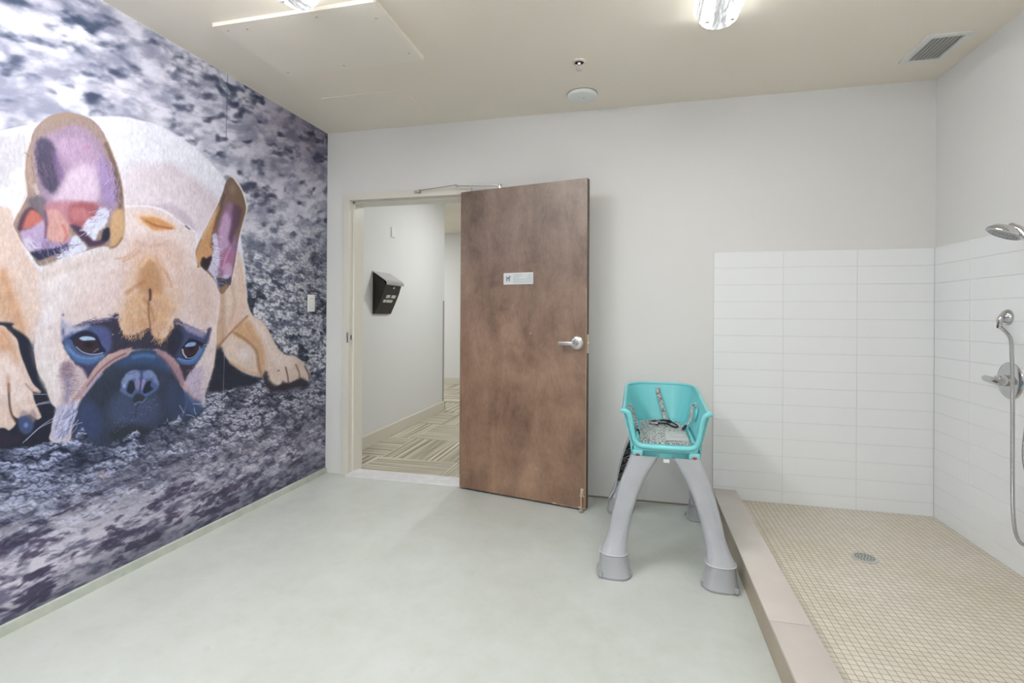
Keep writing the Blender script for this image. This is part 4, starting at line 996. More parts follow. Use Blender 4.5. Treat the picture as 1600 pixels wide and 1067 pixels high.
bd = MB()
for k in range(26):
    bd.lathe([(.0013, 0), (.0007, .0007)], T(.455+.0035*(k % 13)*1.0, -.0068, 1.410+(.0035 if k > 12 else 0)) @ RX(math.pi/2), 8)
for k in range(5): bd.bbox(.452+k*.0115, .4605+k*.0115, -.0074, -.0066, 1.424, 1.436, .0003, 1)
for k in range(4): bd.bbox(.470+k*.0115, .4785+k*.0115, -.0074, -.0066, 1.441, 1.449, .0003, 1)
bd.build('raised_marks', mat('sign_marks_pale', (.70, .72, .73, 1), .4), sg)
# kick-down door stop
ks = MB().tube([(.882, -.006, .118), (.882, -.008, .095)], .009, 14).bbox(.873, .891, -.004, 0, .072, .125, .002, 2)
ks.tube([(.870, -.006, .078), (.876, -.014, .092), (.882, -.018, .098), (.888, -.014, .092), (.896, -.006, .078)], .0038, 8)
kso = ks.build('kickdown_stop', M_brass, dt, smooth=True)
MB().tube([(.882, -.018, .097), (.882, -.020, .05), (.884, -.024, .008)], .0042, 10).build('stop_rod', M_brass, kso, smooth=True)
MB().lathe([(.010, -.012), (.0115, -.008), (.0115, .002), (.008, .006)], T(.884, -.025, .004), 18).build('stop_tip', mat('grey_rubber_tip', (.38, .38, .36, 1), .6), kso, smooth=True)
# hinges on the jamb side
for zz in (.22, 1.02, 1.80):
    MB().lathe([(.007, -.055), (.007, .055)], T(-.004, DT+.010, zz), 14).box(-.003, .002, .006, DT+.010, zz-.055, zz+.055).build('hinge', M_satin, dt, smooth=True)
# closer on the hidden face, its arms reaching over the top
clo = MB().bbox(.16, .40, DT+.001, DT+.055, 1.945, 2.000, .006, 2).build('closer_body', M_satin, dt, smooth=True)
MB().lathe([(.013, 0), (.013, .078)], T(.262, DT+.028, 1.995), 20).build('closer_spindle', M_satin, clo, smooth=True)
def toloc(P):
    return (dt.matrix_basis.inverted() @ Vector(P))
from mathutils import Euler
dt.matrix_basis = Matrix.Translation(DA) @ RZ(-AL)
pv = Vector((.262, DT+.028, 2.068)); kn = toloc((-1.225, 3.350, 2.094)); sh = toloc((-1.520, 3.366, 2.081))
M_arm = mat('dull_steel_arm', (.42, .41, .39, 1), .35, metal=1)
def bar(mb, a, b_, w_, h_):
    d_ = (b_-a); ln = d_.length; q_ = d_.to_track_quat('X', 'Z').to_matrix().to_4x4()
    mb.bbox(0, ln, -w_/2, w_/2, -h_/2, h_/2, min(w_, h_)*.2, 1, Matrix.Translation(a) @ q_)
am = MB(); bar(am, pv, kn, .018, .006); am.lathe([(.014, -.006), (.014, .006)], Matrix.Translation(pv), 20)
am.lathe([(.008, -.007), (.008, .012)], Matrix.Translation(kn), 14).build('closer_arm', M_arm, dt, smooth=True)
fa = MB(); fa.tube([kn+Vector((0, 0, .008)), sh], .004, 10); fa.build('closer_forearm', M_arm, dt, smooth=True)
swo = thing('closer_shoe', 'small steel closer shoe screwed to the frame above the doorway', 'door closer shoe', (-1.532, D-.012, 2.079))
MB().bbox(-.030, .022, -.008, 0, -.011, .011, .002, 1).build('shoe_plate', M_arm, swo)
MB().bbox(-.004, .022, -.046, -.006, -.006, .006, .003, 1).lathe([(.009, -.009), (.009, .009)], T(.012, -.030, 0), 16).build('shoe_pivot', M_satin, swo, smooth=True)

# ================================================================ black box in the corridor
bx = thing('waste_bag_box', 'black metal wall box with sloping grey lid in corridor', 'box', (HX, 4.24, 1.20))
W_ = .325
# local x from the wall, y along the wall, z up
side = [(0, 0), (.020, 0), (.062, .090), (.105, .190), (.128, .268), (.118, .300), (0, .385)]
MB().prism(side, 'y', 0, W_).build('box_body', M_black, bx, bevel=.004)
def lid_pt(a, y, h=0): return Vector((a, y, .392-.62*a+h))
lid = MB().prism([(-.0005, .392), (.132, .306), (.150, .286), (.152, .289), (.134, .312), (-.0005, .398)], 'y', -.010, W_+.010)
lid.build('lid', M_greymet, bx)
MB().prism([(.144, .270), (.151, .268), (.152, .289), (.145, .289)], 'y', -.010, W_+.010).build('lid_lip', M_greymet, bx)
MB().lathe([(.011, 0), (.011, .006), (.008, .010)], T(.125, W_*.50, .245) @ RY(math.radians(75)), 16).build('lock', mat('lock_pale', (.7, .62, .5, 1), .3, metal=.6), bx)
lb = MB()
def onface(z):  # front face x at height z
    pts = side[1:5]
    for (xa, za), (xb_, zb_) in zip(pts[:-1], pts[1:]):
        if za <= z <= zb_: return xa+(xb_-xa)*(z-za)/(zb_-za)
    return .12
for z0_, z1_, cellz in ((.150, .178, ((.085, .155), (.185, .265))), (.108, .134, ((.060, .105), (.118, .150), (.155, .190), (.196, .236)))):
    for ya, yb in cellz:
        xs = onface(z0_); xs1 = onface(z1_)
        lb.prism([(xs-.002, z0_), (xs+.0035, z0_), (xs1+.0035, z1_), (xs1-.002, z1_)], 'y', ya, yb)
lb.build('label_blocks', M_label, bx)

# ================================================================ ceiling
# access panel with trim strips
cp = thing('ceiling_hatch', 'large rectangular painted access panel screwed to the ceiling', 'access panel', (0, 0, 0))
MB().bbox(-1.94, -1.11, 1.992, 2.505, H-.018, H-.005, .001, 1).box(-1.93, -1.12, 2.002, 2.495, H-.0055, H).build('panel_board', mat('panel_paint', (.89, .84, .74, 1), .5), cp)
for x, y in ((-1.80, 2.04), (-1.42, 2.03), (-1.16, 2.10), (-1.15, 2.42), (-1.55, 2.46), (-1.90, 2.46), (-1.90, 2.03)):
    MB().lathe([(.006, 0), (.004, -.0015)], T(x, y, H-.018), 10).build('screw', bpy.data.materials.get('panel_screw') or mat('panel_screw', (.5, .47, .42, 1), .5), cp)
MB().prism([(1.9915, H-.018), (1.984, H-.019), (1.983, H-.001), (1.9915, H)], 'x', -1.945, -1.11).build('panel_trim', bpy.data.materials['panel_paint'], cp)
MB().prism([(-1.1095, H-.018), (-1.103, H-.016), (-1.102, H-.001), (-1.1095, H)], 'y', 1.99, 2.508).build('panel_trim', bpy.data.materials['panel_paint'], cp)
c2 = MB().bbox(-1.95, -1.385, 2.84, 3.31, H-.0025, H+.001, .001, 1)
tag(c2.build('painted_hatch', M_ceil), 'smaller painted-over hatch in the ceiling near the back wall', 'access hatch')
# smoke detector disc
sd = thing('ceiling_speaker', 'round white disc on the ceiling near the back wall', 'ceiling disc', (-.335, 3.150, H))
M_disc = mat('disc_white', (.80, .82, .80, 1), .5)
MB().lathe([(.090, 0), (.091, -.008), (.084, -.020), (.060, -.026), (.02, -.028)], None, 56).build('cover', M_disc, sd, smooth=True)
MB().lathe([(.006, -.026), (.005, -.0295)], T(.01, -.01, 0), 12).build('indicator', M_greymet, sd)
MB().lathe([(.093, .001), (.093, -.003)], None, 56).build('seal_ring', mat('seal_dark', (.25, .2, .15, 1), .7), sd)
# sprinkler
sp_ = thing('fire_sprinkler', 'small pendent sprinkler head on the ceiling', 'sprinkler', (-.309, 2.742, H))
MB().lathe([(.038, 0), (.037, -.004), (.026, -.008), (.024, -.003)], None, 40, False).build('escutcheon', mat('escutcheon_pale', (.75, .7, .62, 1), .35, metal=.3), sp_, smooth=True)
MB().lathe([(.025, -.001), (.025, -.0025)], None, 30).build('recess', M_dark, sp_)
MB().lathe([(.010, 0), (.010, -.016), (.007, -.020)], None, 18).tube([(.008, 0, -.018), (.013, 0, -.030), (.003, 0, -.044)], .002, 8).tube([(-.008, 0, -.018), (-.013, 0, -.030), (-.003, 0, -.044)], .002, 8).tube([(0, 0, -.018), (0, 0, -.044)], .0018, 8).build('sprinkler_body', M_satin, sp_, smooth=True)
MB().lathe([(.016, -.044), (.016, -.046)], None, 22).build('deflector', M_satin, sp_)
# air vent
vt = thing('ceiling_vent', 'white louvred air vent in the ceiling above the shower', 'vent', (1.4535, 2.999, H))
a_, b_2 = .099, .142
fm = MB()
for x0_, x1_, y0_, y1_ in ((-a_, a_, -b_2, -b_2+.028), (-a_, a_, b_2-.028, b_2), (-a_, -a_+.028, -b_2+.028, b_2-.028), (a_-.028, a_, -b_2+.028, b_2-.028)):
    fm.box(x0_, x1_, y0_, y1_, -.009, 0)
fm.build('frame', M_vent, vt, bevel=.001)
MB().box(-a_+.02, a_-.02, -b_2+.02, b_2-.02, -.0012, -.0002).build('backing', mat('vent_back', (.55, .55, .53, 1), .8), vt)
for k in range(8):
    x = -a_+.034+k*(2*a_-.068)/7
    MB().box(-.0078, .0078, -b_2+.028, b_2-.028, -.0008, .0008, T(x, 0, -.006) @ RY(math.radians(-38))).build('slat', M_vent, vt)
# prismatic tube lights
M_lens, nt, n, b = node_mat('lit_prismatic_lens')
tc = n.new('ShaderNodeTexCoord'); mp = n.new('ShaderNodeMapping'); mp.inputs['Scale'].default_value = (1, .16, 1); nt.links.new(tc.outputs['Object'], mp.inputs[0])
ns = nd(n, 'ShaderNodeTexNoise', Scale=55.0, Detail=3.0, Roughness=.6, Distortion=.4); nt.links.new(mp.outputs[0], ns.inputs['Vector'])
sx = n.new('ShaderNodeSeparateXYZ'); nt.links.new(tc.outputs['Object'], sx.inputs[0])
ax_ = mth('ABSOLUTE', sx.outputs['X'])
def band(lo, hi, soft):
    m1 = nd(n, 'ShaderNodeMapRange'); m1.inputs['From Min'].default_value = lo-soft; m1.inputs['From Max'].default_value = lo
    m2_ = nd(n, 'ShaderNodeMapRange'); m2_.inputs['From Min'].default_value = hi+soft; m2_.inputs['From Max'].default_value = hi
    nt.links.new(ax_, m1.inputs['Value']); nt.links.new(ax_, m2_.inputs['Value'])
    return mth('MULTIPLY', m1.outputs[0], m2_.outputs[0])
endf = nd(n, 'ShaderNodeMapRange'); endf.inputs['From Min'].default_value = .592; endf.inputs['From Max'].default_value = .575; endf.inputs['To Min'].default_value = .0; endf.inputs['To Max'].default_value = 1.0
nt.links.new(mth('ABSOLUTE', sx.outputs['Y']), endf.inputs['Value'])
nz = nd(n, 'ShaderNodeMapRange'); nz.inputs['From Min'].default_value = .40; nz.inputs['From Max'].default_value = .62; nz.inputs['To Min'].default_value = .35; nz.inputs['To Max'].default_value = 1.1
nt.links.new(ns.outputs['Fac'], nz.inputs['Value'])
strips = mth('MULTIPLY', mth('ADD', band(.040, .052, .004), band(.062, .074, .004)), endf.outputs[0])  # inner band is the tubes; flank band added to light the ceiling
lit = mth('ADD', mth('MULTIPLY', strips, LAMP_R), nz.outputs[0]); M_lens_gain = lit.node.inputs[0].links[0].from_node
b.inputs['Emission Color'].default_value = LAMP_COL; nt.links.new(lit, b.inputs['Emission Strength'])
b.inputs['Base Color'].default_value = (.3, .3, .3, 1); b.inputs['Roughness'].default_value = .25
M_lens2 = M_lens.copy(); M_lens2.name = 'lit_prismatic_lens_boosted_row'  # same lamp colour, boosted to brighten the wall by the mural
M_lens2.node_tree.nodes[M_lens_gain.name].inputs[1].default_value = LAMP_L
def make_fixture(x, y, label, group):
    f_ = thing('tube_light', label, 'ceiling light', (x, y, H), 0, group)
    hl = .62
    MB().bbox(-.060, .060, -hl+.03, hl-.03, -.030, 0, .003, 1).build('housing', M_white, f_)
    ln = MB(); vs = []; fs = []; NS, NC = 40, 16
    # D-shaped trough with rounded ends
    for i in range(NS+1):
        yy = -hl+2*hl*i/NS
        if i < 6: q_ = math.sin(math.acos(max(-1, min(1, 1-i/6.))))
        else: q_ = 1
        j = NS-i
        if j < 6: q_ = math.sin(math.acos(max(-1, min(1, 1-j/6.))))
        q_ = max(q_, .02)
        yy2 = yy
        if i < 6: yy2 = -hl+.075*i/6.
        elif j < 6: yy2 = hl-.075*j/6.
        else: yy2 = -hl+.075+(2*hl-.15)*(i-6)/(NS-12)
        for k in range(NC+1):
            a = math.pi*k/NC
            vs.append((.087*q_*math.cos(a)*(1 if True else 0), yy2, -.030-.058*math.sqrt(q_)*math.sin(a)**.8 if 0 < k < NC else -.026))
    for i in range(NS):
        for k in range(NC): fs.append([i*(NC+1)+k, i*(NC+1)+k+1, (i+1)*(NC+1)+k+1, (i+1)*(NC+1)+k])
    ln.add(vs, fs); ln.build('lens', M_lens, f_, smooth=True)
    edge = MB()
    rim = [(.089*math.cos(t_), 0) for t_ in ()]
    pts = []
    for t_ in range(0, 181, 12): pts.append((.089*math.cos(math.radians(t_)), hl-.075+.077*math.sin(math.radians(t_)), -.027))
    for t_ in range(180, 361, 12): pts.append((.089*math.cos(math.radians(t_)), -hl+.075+.077*math.sin(math.radians(t_)), -.027))
    pts.append(pts[0]); edge.tube(pts, .0028, 8, False)
    edge.build('lens_rim', M_white, f_, smooth=True)
    for sx_, sy_ in ((-.055, hl-.11), (.055, hl-.11), (-.055, -hl+.11), (.055, -hl+.11)):
        MB().lathe([(.010, 0), (.010, -.006)], T(sx_*.92, sy_, -.083), 14).build('lens_clip', M_white, f_)
    return f_
GRP = 'prismatic tube lights on the ceiling'
f1 = make_fixture(.341, 2.455-.62, 'long prismatic tube light on the ceiling, nearer the shower', GRP)
for x, y, lab in ((-1.365, 1.905-.62, 'long prismatic tube light on the ceiling, below the access panel by the mural'),
                  (.341, -.55, 'added unseen tube light behind the camera, nearer the shower'),
                  (-1.365, -.75, 'added unseen tube light behind the camera, nearer the mural')):  # rear pair is assumed, added out of view to brighten the room
    c_ = copy_thing(f1); c_.location = (x, y, H); c_['label'] = lab
    if x < -1:
        for ch_ in c_.children:
            if ch_.name.startswith('lens') and ch_.data.materials[0] == M_lens:
                ch_.data = ch_.data.copy(); ch_.data.materials[0] = M_lens2
# corridor downlights (above the door head, out of sight)
def downlight(x, y, en, lab):
    d_ = thing('corridor_downlight', lab, 'ceiling light', (x, y, 2.60))
    MB().lathe([(.085, 0), (.085, -.006), (.06, -.004)], None, 36, False).build('trim_ring', M_white, d_)
    MB().lathe([(.06, -.001), (.06, -.003)], None, 36).build('diffuser', mat('downlight_glow', (.9, .9, .9, 1), .4, emit=((1, .97, .9, 1), 8)), d_)
    ld = bpy.data.lights.new('downlight_lamp', 'AREA'); ld.shape = 'DISK'; ld.size = .12; ld.energy = en; ld.color = (.97, .985, 1)
    q_ = bpy.data.objects.new('downlight_lamp', ld); COL.objects.link(q_); q_.parent = d_; q_.location = (0, 0, -.008)
downlight(-1.15, 5.25, 23, 'round recessed downlight in the corridor ceiling near the doorway')
downlight(-4.3, 7.0, 36, 'round recessed downlight in the corridor ceiling past the corner')

# ================================================================ dog grooming stand
GX, GY = .135, 2.815
gs = thing('dog_grooming_tub', 'teal plastic dog wash tub on four arched grey legs', 'dog wash tub', (GX, GY, 0), 0)
# --- legs
sl = [(.535, .030, .158, -.330, .075), (.50, .052, .170, -.334, .072), (.44, .088, .194, -.342, .068), (.38, .114, .214, -.352, .064), (.32, .136, .230, -.363, .062), (.25, .156, .246, -.376, .062),
      (.18, .170, .258, -.392, .066), (.145, .174, .268, -.402, .074), (.118, .176, .284, -.415, .092), (.100, .176, .294, -.420, .104)]
def _leg_slices():
    P = _spline3([list(q_) for q_ in sl], 3); return [tuple(q_) for q_ in P]
SLF = _leg_slices()
def make_leg(sx_, sy_):
    mb = MB(); vs = []; fs = []
    th_ = .010; r_ = .026; na = 6
    # U channel: front plate + two side walls, opening towards the stand's middle (+y local)
    for z, xi, xo, yf, dp in SLF:
        out = [(xi, yf+dp)]
        for q_ in range(na): a = math.pi+math.pi/2*q_/(na-1); out.append((xi+r_+r_*math.cos(a), yf+r_*.8+r_*.8*math.sin(a)))
        for q_ in range(na): a = 1.5*math.pi+math.pi/2*q_/(na-1); out.append((xo-r_+r_*math.cos(a), yf+r_*.8+r_*.8*math.sin(a)))
        out.append((xo, yf+dp))
        ri = r_-th_; inn = [(xo-th_, yf+dp)]
        for q_ in range(na): a = 2*math.pi-math.pi/2*q_/(na-1); inn.append((xo-r_+ri*math.cos(a), yf+th_*.9+ri*.8+ri*.8*math.sin(a)))
        for q_ in range(na): a = 1.5*math.pi-math.pi/2*q_/(na-1); inn.append((xi+r_+ri*math.cos(a), yf+th_*.9+ri*.8+ri*.8*math.sin(a)))
        inn.append((xi+th_, yf+dp))
        ring = out+inn
        for x, y in ring: vs.append((sx_*x, -y if sy_ < 0 else y, z))
    m_ = len(SLF); k_ = len(ring)
    for i in range(m_-1):
        for k in range(k_):
            k2 = (k+1) % k_; fs.append([i*k_+k, i*k_+k2, (i+1)*k_+k2, (i+1)*k_+k])
    h_ = k_//2
    for e_ in (0, m_-1):
        for k in range(h_-1): fs.append([e_*k_+k, e_*k_+k+1, e_*k_+k_-2-k, e_*k_+k_-1-k])
    mb.add(vs, fs)
    def fring(z, xi, xo, y0, y1, r_):
        out = []
        for cxx, cyy, a0 in ((xo-r_, y1-r_, 0), (xi+r_, y1-r_, 90), (xi+r_, y0+r_, 180), (xo-r_, y0+r_, 270)):
            for q_ in range(5):
                a = math.radians(a0+22.5*q_); out.append((cxx+r_*math.cos(a), cyy+r_*math.sin(a), z))
        return out
    fl_ = [fring(.1005, .1715, .2975, -.4365, -.3215, .048), fring(.106, .173, .295, -.433, -.323, .047), fring(.120, .176, .287, -.423, -.327, .043), fring(.140, .1775, .2775, -.411, -.331, .037), fring(.165, .1755, .267, -.401, -.334, .031), fring(.200, .170, .256, -.390, -.333, .027)]
    o_ = len(mb.v); vv = [(sx_*x, (-y if sy_ < 0 else y), z) for rg in fl_ for x, y, z in rg]; ff = []
    for i in range(len(fl_)-1):
        for k in range(20): ff.append([i*20+k, i*20+(k+1) % 20, (i+1)*20+(k+1) % 20, (i+1)*20+k])
    ff.append(list(range(20))); ff.append([(len(fl_)-1)*20+k for k in range(20)])
    mb.add(vv, ff)
    lg = mb.build('leg', M_grey, gs, smooth=True)
    # ribs inside the channel
    rb = MB()
    def P(i, f, back):
        z, xi, xo, yf, dp = i
        x = xi+th_+(xo-xi-2*th_)*f; y = yf+th_+.001+(dp-th_-.006)*back
        return Vector((sx_*x, (-y if sy_ < 0 else y), z))
    def at_z(z):
        for a, c in zip(sl[:-1], sl[1:]):
            if c[0] <= z <= a[0]:
                t_ = (a[0]-z)/(a[0]-c[0]); return tuple(a[j]+(c[j]-a[j])*t_ for j in range(5))
        return sl[-1]
    zz = [.50-.052*k for k in range(8)]
    for k in range(7):
        A, B = at_z(zz[k]), at_z(zz[k+1])
        for fa_, fb_ in ((0, 1), (1, 0)):
            p = [P(A, fa_, 0), P(A, fa_, .86), P(B, fb_, .86), P(B, fb_, 0)]
            off = Vector((0, 0, .0022))
            rb.add([q_-off for q_ in p]+[q_+off for q_ in p], [[0, 1, 2, 3], [4, 5, 6, 7], [0, 1, 5, 4], [1, 2, 6, 5], [2, 3, 7, 6], [3, 0, 4, 7]])
    for k in range(8):
        A = at_z(zz[k]); p = [P(A, 0, 0), P(A, 0, .8), P(A, 1, .8), P(A, 1, 0)]; off = Vector((0, 0, .002))
        rb.add([q_-off for q_ in p]+[q_+off for q_ in p], [[0, 1, 2, 3], [4, 5, 6, 7], [0, 1, 5, 4], [1, 2, 6, 5], [2, 3, 7, 6], [3, 0, 4, 7]])
    rb.build('leg_ribs', M_ribs_shaded, lg)
    # foot block
    ft = MB(); vs = []; fs = []
    rings = [fring(.0, .156, .306, -.464, -.318, .054), fring(.010, .154, .308, -.466, -.316, .055), fring(.014, .158, .304, -.461, -.320, .053), fring(.06, .166, .299, -.448, -.322, .051), fring(.094, .171, .297, -.436, -.322, .049),
             fring(.099, .170, .299, -.438, -.320, .049)]
    for rg in rings:
        for x, y, z in rg: vs.append((sx_*x, (-y if sy_ < 0 else y), z))
    kk = 20
    for i in range(len(rings)-1):
        for k in range(kk):
            k2 = (k+1) % kk; fs.append([i*kk+k, i*kk+k2, (i+1)*kk+k2, (i+1)*kk+k])
    fs.append(list(range(kk))); fs.append([(len(rings)-1)*kk+k for k in range(kk)])
    ft.add(vs, fs)
    for x, y in ((.158, -.405), (.290, -.452)):
        ft.bbox(sx_*x-.009, sx_*x+.009, (-y if sy_ < 0 else y)-.010, (-y if sy_ < 0 else y)+.010, .004, .026, .004, 2)
    fo = ft.build('foot', M_greyfoot, lg, smooth=True)
    M_edge_ = bpy.data.materials.get('pale_edge') or mat('pale_edge', (.72, .73, .74, 1), .4)
    pts = [Vector((sx_*x, (-y if sy_ < 0 else y), .0995)) for x, y, z in fring(0, .1705, .2985, -.4375, -.3205, .049)]
    MB().tube(pts+[pts[0]], .0016, 6, False).build('foot_seam', M_edge_, lg)
    return lg
legs = {}
for a_s in (-1, 1):
    for b_s in (1, -1): legs[(a_s, b_s)] = make_leg(a_s, b_s)
# raised lettering down the right front leg
fc = bpy.data.curves.new('leg_lettering', 'FONT'); fc.body = 'BOOSTERBATH'; fc.size = .034; fc.extrude = .0007; fc.align_x = 'CENTER'; fc.align_y = 'CENTER'; fc.space_character = 1.05
fo_ = bpy.data.objects.new('leg_lettering', fc); COL.objects.link(fo_)
bpy.context.view_layer.update()
dg_ = bpy.context.evaluated_depsgraph_get(); me2 = bpy.data.meshes.new_from_object(fo_.evaluated_get(dg_)); bpy.data.objects.remove(fo_)
# bend the line of letters along the leg
def leg_frame(z):
    for a, c in zip(sl[:-1], sl[1:]):
        if c[0] <= z <= a[0]:
            t_ = (a[0]-z)/(a[0]-c[0]); xo = a[2]+(c[2]-a[2])*t_; yf = a[3]+(c[3]-a[3])*t_
            tx = (c[2]-a[2]); tz = c[0]-a[0]; ty = c[3]-a[3]; l_ = math.sqrt(tx*tx+tz*tz+ty*ty)
            return xo, yf, tx/l_, ty/l_, tz/l_
    return sl[-1][2], sl[-1][3], 0, 0, -1
for v in me2.vertices:
    s_, t_, e_ = v.co.x, v.co.y, v.co.z
    z = .315-s_*.95
    xo, yf, tx, ty, tz = leg_frame(z)
    v.co = Vector((xo-.026+t_*.60*(-tz)-.0*tx, yf-.0002-e_*1.0-.0004, z+t_*.60*tx))
me2.materials.clear(); me2.materials.append(M_grey)
lt = bpy.data.objects.new('raised_lettering', me2); COL.objects.link(lt); lt.parent = legs[(1, 1)]
# --- tub shell
def plan(t):
    """t 0..1 round the U from front left to front right; returns centreline direction data at floor level"""
    pass
FW, RWd = .150, .130      # half widths at the floor, front and rear
def ulist():
    pts = []
    yf, yr, rc = -.295, .300, .085
    n1 = 14
    for k in range(n1): pts.append((-FW+(FW-RWd)*k/n1, yf+(yr-rc-yf)*k/n1))
    for k in range(11):
        a = math.pi-math.pi/2*k/10; pts.append((-RWd+rc+rc*math.cos(a), yr-rc+rc*math.sin(a)))
    for k in range(1, 6): pts.append((-RWd+rc+(2*RWd-2*rc)*k/6, yr))
    pts2 = [(-x, y) for x, y in pts[:-5]][::-1]
    return pts+pts2
UP_ = ulist(); NU = len(UP_)
def outn(i):
    a = Vector((*UP_[max(i-1, 0)], 0)); c = Vector((*UP_[min(i+1, NU-1)], 0)); t_ = (c-a).normalized(); return Vector((-t_.y, t_.x, 0))
def topz(i):
    y = UP_[i][1]; t_ = max(0, min(1, (y+.295)/.60)); t_ = t_*t_*(3-2*t_)
    return .742+.052*t_-(.010 if False else 0)
def flare(i):
    y = UP_[i][1]; t_ = max(0, min(1, (y+.295)/.60)); return .040+.018*t_
prof = [(.0, 0.0), (.10, .12), (.22, .35), (.42, .62), (.70, .86), (1.0, 1.0)]
def wall_pt(i, s, off=0.0):
    x, y = UP_[i]; nrm = outn(i); z0_ = .585
    f_ = flare(i)*(s**.85)+off
    return Vector((x+nrm.x*f_, y+nrm.y*f_, z0_+(topz(i)-z0_)*s))
sh_ = MB(); vs = []; fs = []; NP_ = 9
for i in range(NU):
    for k in range(NP_): vs.append(wall_pt(i, k/(NP_-1), 0))
    for k in range(NP_): 
        s = k/(NP_-1); q_ = wall_pt(i, s, .008)
        if k == 0: q_.z -= .050
        vs.append(q_)
m2 = 2*NP_
for i in range(NU-1):
    for k in range(NP_-1):
        fs.append([i*m2+k, i*m2+k+1, (i+1)*m2+k+1, (i+1)*m2+k]); fs.append([i*m2+NP_+k, i*m2+NP_+k+1, (i+1)*m2+NP_+k+1, (i+1)*m2+NP_+k])
    fs.append([i*m2+NP_-1, i*m2+m2-1, (i+1)*m2+m2-1, (i+1)*m2+NP_-1]); fs.append([i*m2, i*m2+NP_, (i+1)*m2+NP_, (i+1)*m2])
for i in (0, NU-1):
    for k in range(NP_-1): fs.append([i*m2+k, i*m2+k+1, i*m2+NP_+k+1, i*m2+NP_+k])
sh_.add(vs, fs)
tubo = sh_.build('tub_shell', M_teal, gs, smooth=True)
# floor and base
fpoly = [(x, y) for x, y in UP_]
fp2 = [(x*1.0, y) for x, y in fpoly]
bs = MB(); bs.prism(fp2, 'z', .572, .5865)
bs.build('tub_floor', M_teal, gs)
bp_ = [(max(-.150, min(.150, x*1.02)), min(.29, y)) for x, y in fpoly]
MB().prism([(x, y+.0) for x, y in bp_], 'z', .522, .5715).build('tub_base', M_teal, gs, bevel=.006)
for sx_ in (-1, 1):
    MB().bbox(sx_*.128-.026, sx_*.128+.026, -.322, -.285, .518, .562, .009, 3).build('corner_block', M_teal, gs, smooth=True)
# front opening rim and top rim
rim = [wall_pt(i, 1, .006)+Vector((0, 0, .001)) for i in range(NU)]
lc = wall_pt(0, 1, .006); rc_ = wall_pt(NU-1, 1, .006)
MB().tube([tuple(p) for p in rim], .009, 14).build('top_rim', M_teal, gs, smooth=True)
wing = MB()
def fp(s, off): 
    q_ = wall_pt(0, s, off); return q_
left = [(-.203, -.312, .744), (-.190, -.318, .744), (-.176, -.320, .738), (-.166, -.320, .722), (-.158, -.319, .680), (-.148, -.318, .630), (-.137, -.318, .600), (-.118, -.319, .585), (-.08, -.320, .581)]
fpth = left+[(0, -.320, .579)]+[(-x, y, z) for x, y, z in left[::-1]]
MB().tube(smoothpath(fpth, 5), .0115, 14).build('front_rim', M_teal, gs, smooth=True)
# lip joining the rim to the side walls and floor
lp = MB(); vs = []; fs = []
inner = []
sp_pts = _spline3(fpth, 5)
for p in sp_pts:
    inner.append(Vector((p[0]*.965, -.285, max(.584, p[2]-.006)))); inner.append(Vector((p[0], -.318, p[2])))
for a in range(len(sp_pts)-1):
    fs.append([2*a, 2*a+1, 2*a+3, 2*a+2])
lp.add(inner, fs); lpo = lp.build('front_lip', M_teal, gs, smooth=True)
sm = lpo.modifiers.new('thick', 'SOLIDIFY'); sm.thickness = .006; sm.offset = 0
# flat ledge flare outside the front top corners
for sx_ in (-1, 1):
    MB().bbox(min(sx_*.178, sx_*.207), max(sx_*.178, sx_*.207), -.318, -.285, .735, .752, .006, 2).build('corner_lip', M_teal, gs, smooth=True)
# front apron between rim and base
MB().prism([(-.150, .586), (-.138, .560), (.138, .560), (.150, .586)], 'y', -.318, -.30).build('front_apron', M_teal, gs, bevel=.003)
for sx_ in (-1, 1):
    bo = MB().lathe([(.017, 0), (.017, .003), (.013, .0045)], T(sx_*.128, -.3215, .541) @ RX(math.pi/2) @ Matrix.Scale(.62, 4, (0, 1, 0)), 28).build('oval_badge', mat('badge_grey', (.40, .42, .44, 1), .3), gs, smooth=True)
    MB().lathe([(.0105, .0046), (.0105, .0052)], T(sx_*.128, -.3215, .541) @ RX(math.pi/2) @ Matrix.Scale(.55, 4, (0, 1, 0)), 24).build('badge_centre', mat('badge_dark' if sx_ < 0 else 'badge_red', (.10, .12, .13, 1) if sx_ < 0 else (.30, .06, .08, 1), .35), bo)
MB().bbox(-.010, .018, -.312, -.300, .507, .523, .002, 1).build('drain_tab', M_white, gs)
# mat
MB().prism([(-.118, -.275), (.118, -.275), (.112, .16), (.10, .25), (.05, .275), (-.05, .275), (-.10, .25), (-.112, .16)], 'z', .5868, .594).build('rubber_mat', M_mat, gs)
MB().bbox(.005, .112, -.235, -.05, .594, .6015, .003, 2).bbox(.03, .112, -.16, -.145, .601, .605, .0015, 1).bbox(.03, .112, -.12, -.105, .601, .605, .0015, 1).build('mat_pad', mat('light_grey_pad', (.52, .53, .53, 1), .5), gs, smooth=True)
# rail beside the mat, right side
MB().prism([(-.255, .590), (.17, .590), (.17, .604), (-.255, .600)], 'x', .124, .138).build('side_rail', M_teal, gs, bevel=.003)
MB().prism([(-.255, .590), (.17, .590), (.17, .604), (-.255, .600)], 'x', -.136, -.124).build('side_rail', M_teal, gs, bevel=.003)
# bottle pocket on the right wall
pk = MB(); 
pk.lathe([(.034, 0), (.034, .006), (.026, .010)], T(.166, -.02, .686) @ RY(-math.pi/2+.2), 30)
pk.build('bottle_pocket', M_teal, gs, smooth=True)
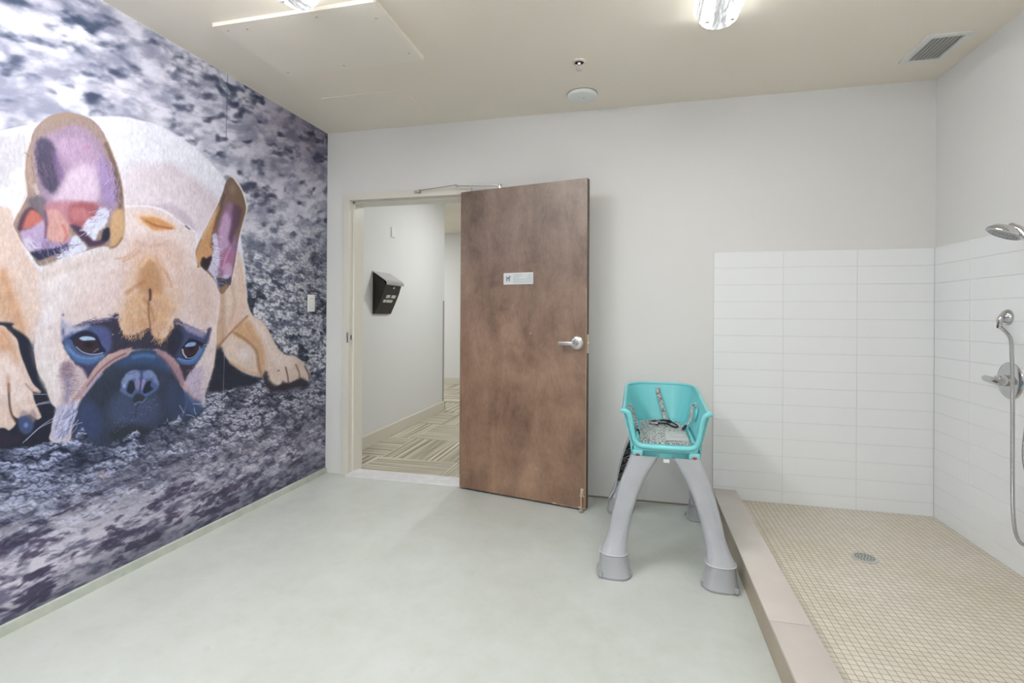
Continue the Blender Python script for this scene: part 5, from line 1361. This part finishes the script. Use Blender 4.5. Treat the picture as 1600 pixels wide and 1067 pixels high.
# tethers: ring, webbing, clip
M_clip = mat('black_clip', (.025, .025, .03, 1), .4)
def tether(path, upv, ring_at, clip_at, clip_dir):
    tp = smoothpath(path, 8)
    te = MB().tube(tp, 1, 10, True, flat=(.0105, .0014), up=upv).build('tether', M_strap, gs, smooth=True)
    MB().tube([tuple(Vector(ring_at)+Vector((.010*math.cos(a), 0, .010*math.sin(a)))) for a in [k*math.pi/8 for k in range(17)]], .0022, 8, False).build('tether_ring', M_satin, te, smooth=True)
    c_ = Vector(clip_at); d_ = Vector(clip_dir).normalized()
    MB().tube([tuple(c_), tuple(c_+d_*.010), tuple(c_+d_*.026), tuple(c_+d_*.034)], [.006, .0085, .0085, .004], 10).build('tether_clip', M_clip, te, smooth=True)
    return te
tether([(-.172, -.04, .722), (-.160, -.05, .716), (-.150, -.06, .690), (-.140, -.07, .655), (-.131, -.08, .622), (-.128, -.085, .606)], (.9, .45, 0), (-.172, -.04, .722), (-.128, -.085, .612), (.1, -.1, -1))
tether([(-.010, .345, .762), (-.012, .328, .752), (.000, .312, .715), (.010, .296, .675), (.022, .280, .635), (.030, .258, .606), (.024, .225, .600)], (1, 0, 0), (-.010, .345, .765), (.030, .205, .604), (.8, -.6, 0))
tether([(.170, .06, .726), (.156, .052, .722), (.148, .045, .690), (.144, .034, .655), (.130, .015, .635), (.118, .005, .622)], (.9, -.45, 0), (.172, .06, .724), (.120, .004, .626), (-.6, -.3, -.7))
MB().tube(smoothpath([(-.02, .10, .600), (-.045, .13, .604), (-.05, .17, .602), (-.01, .20, .606), (.04, .17, .612), (.07, .12, .606), (.085, .07, .602), (.06, .06, .602), (.03, .11, .606), (-.01, .13, .603), (-.03, .09, .601)], 8), 1, 10, True, flat=(.005, .0022), up=(0, 0, 1)).build('looped_cord', M_clip, gs, smooth=True)
MB().tube(smoothpath([(-.02, .10, .606), (-.055, .11, .608), (-.06, .16, .606), (-.02, .19, .610), (-.0, .15, .604)], 8), 1, 10, True, flat=(.006, .0014), up=(0, 0, 1)).build('coiled_webbing', M_strap, gs, smooth=True)
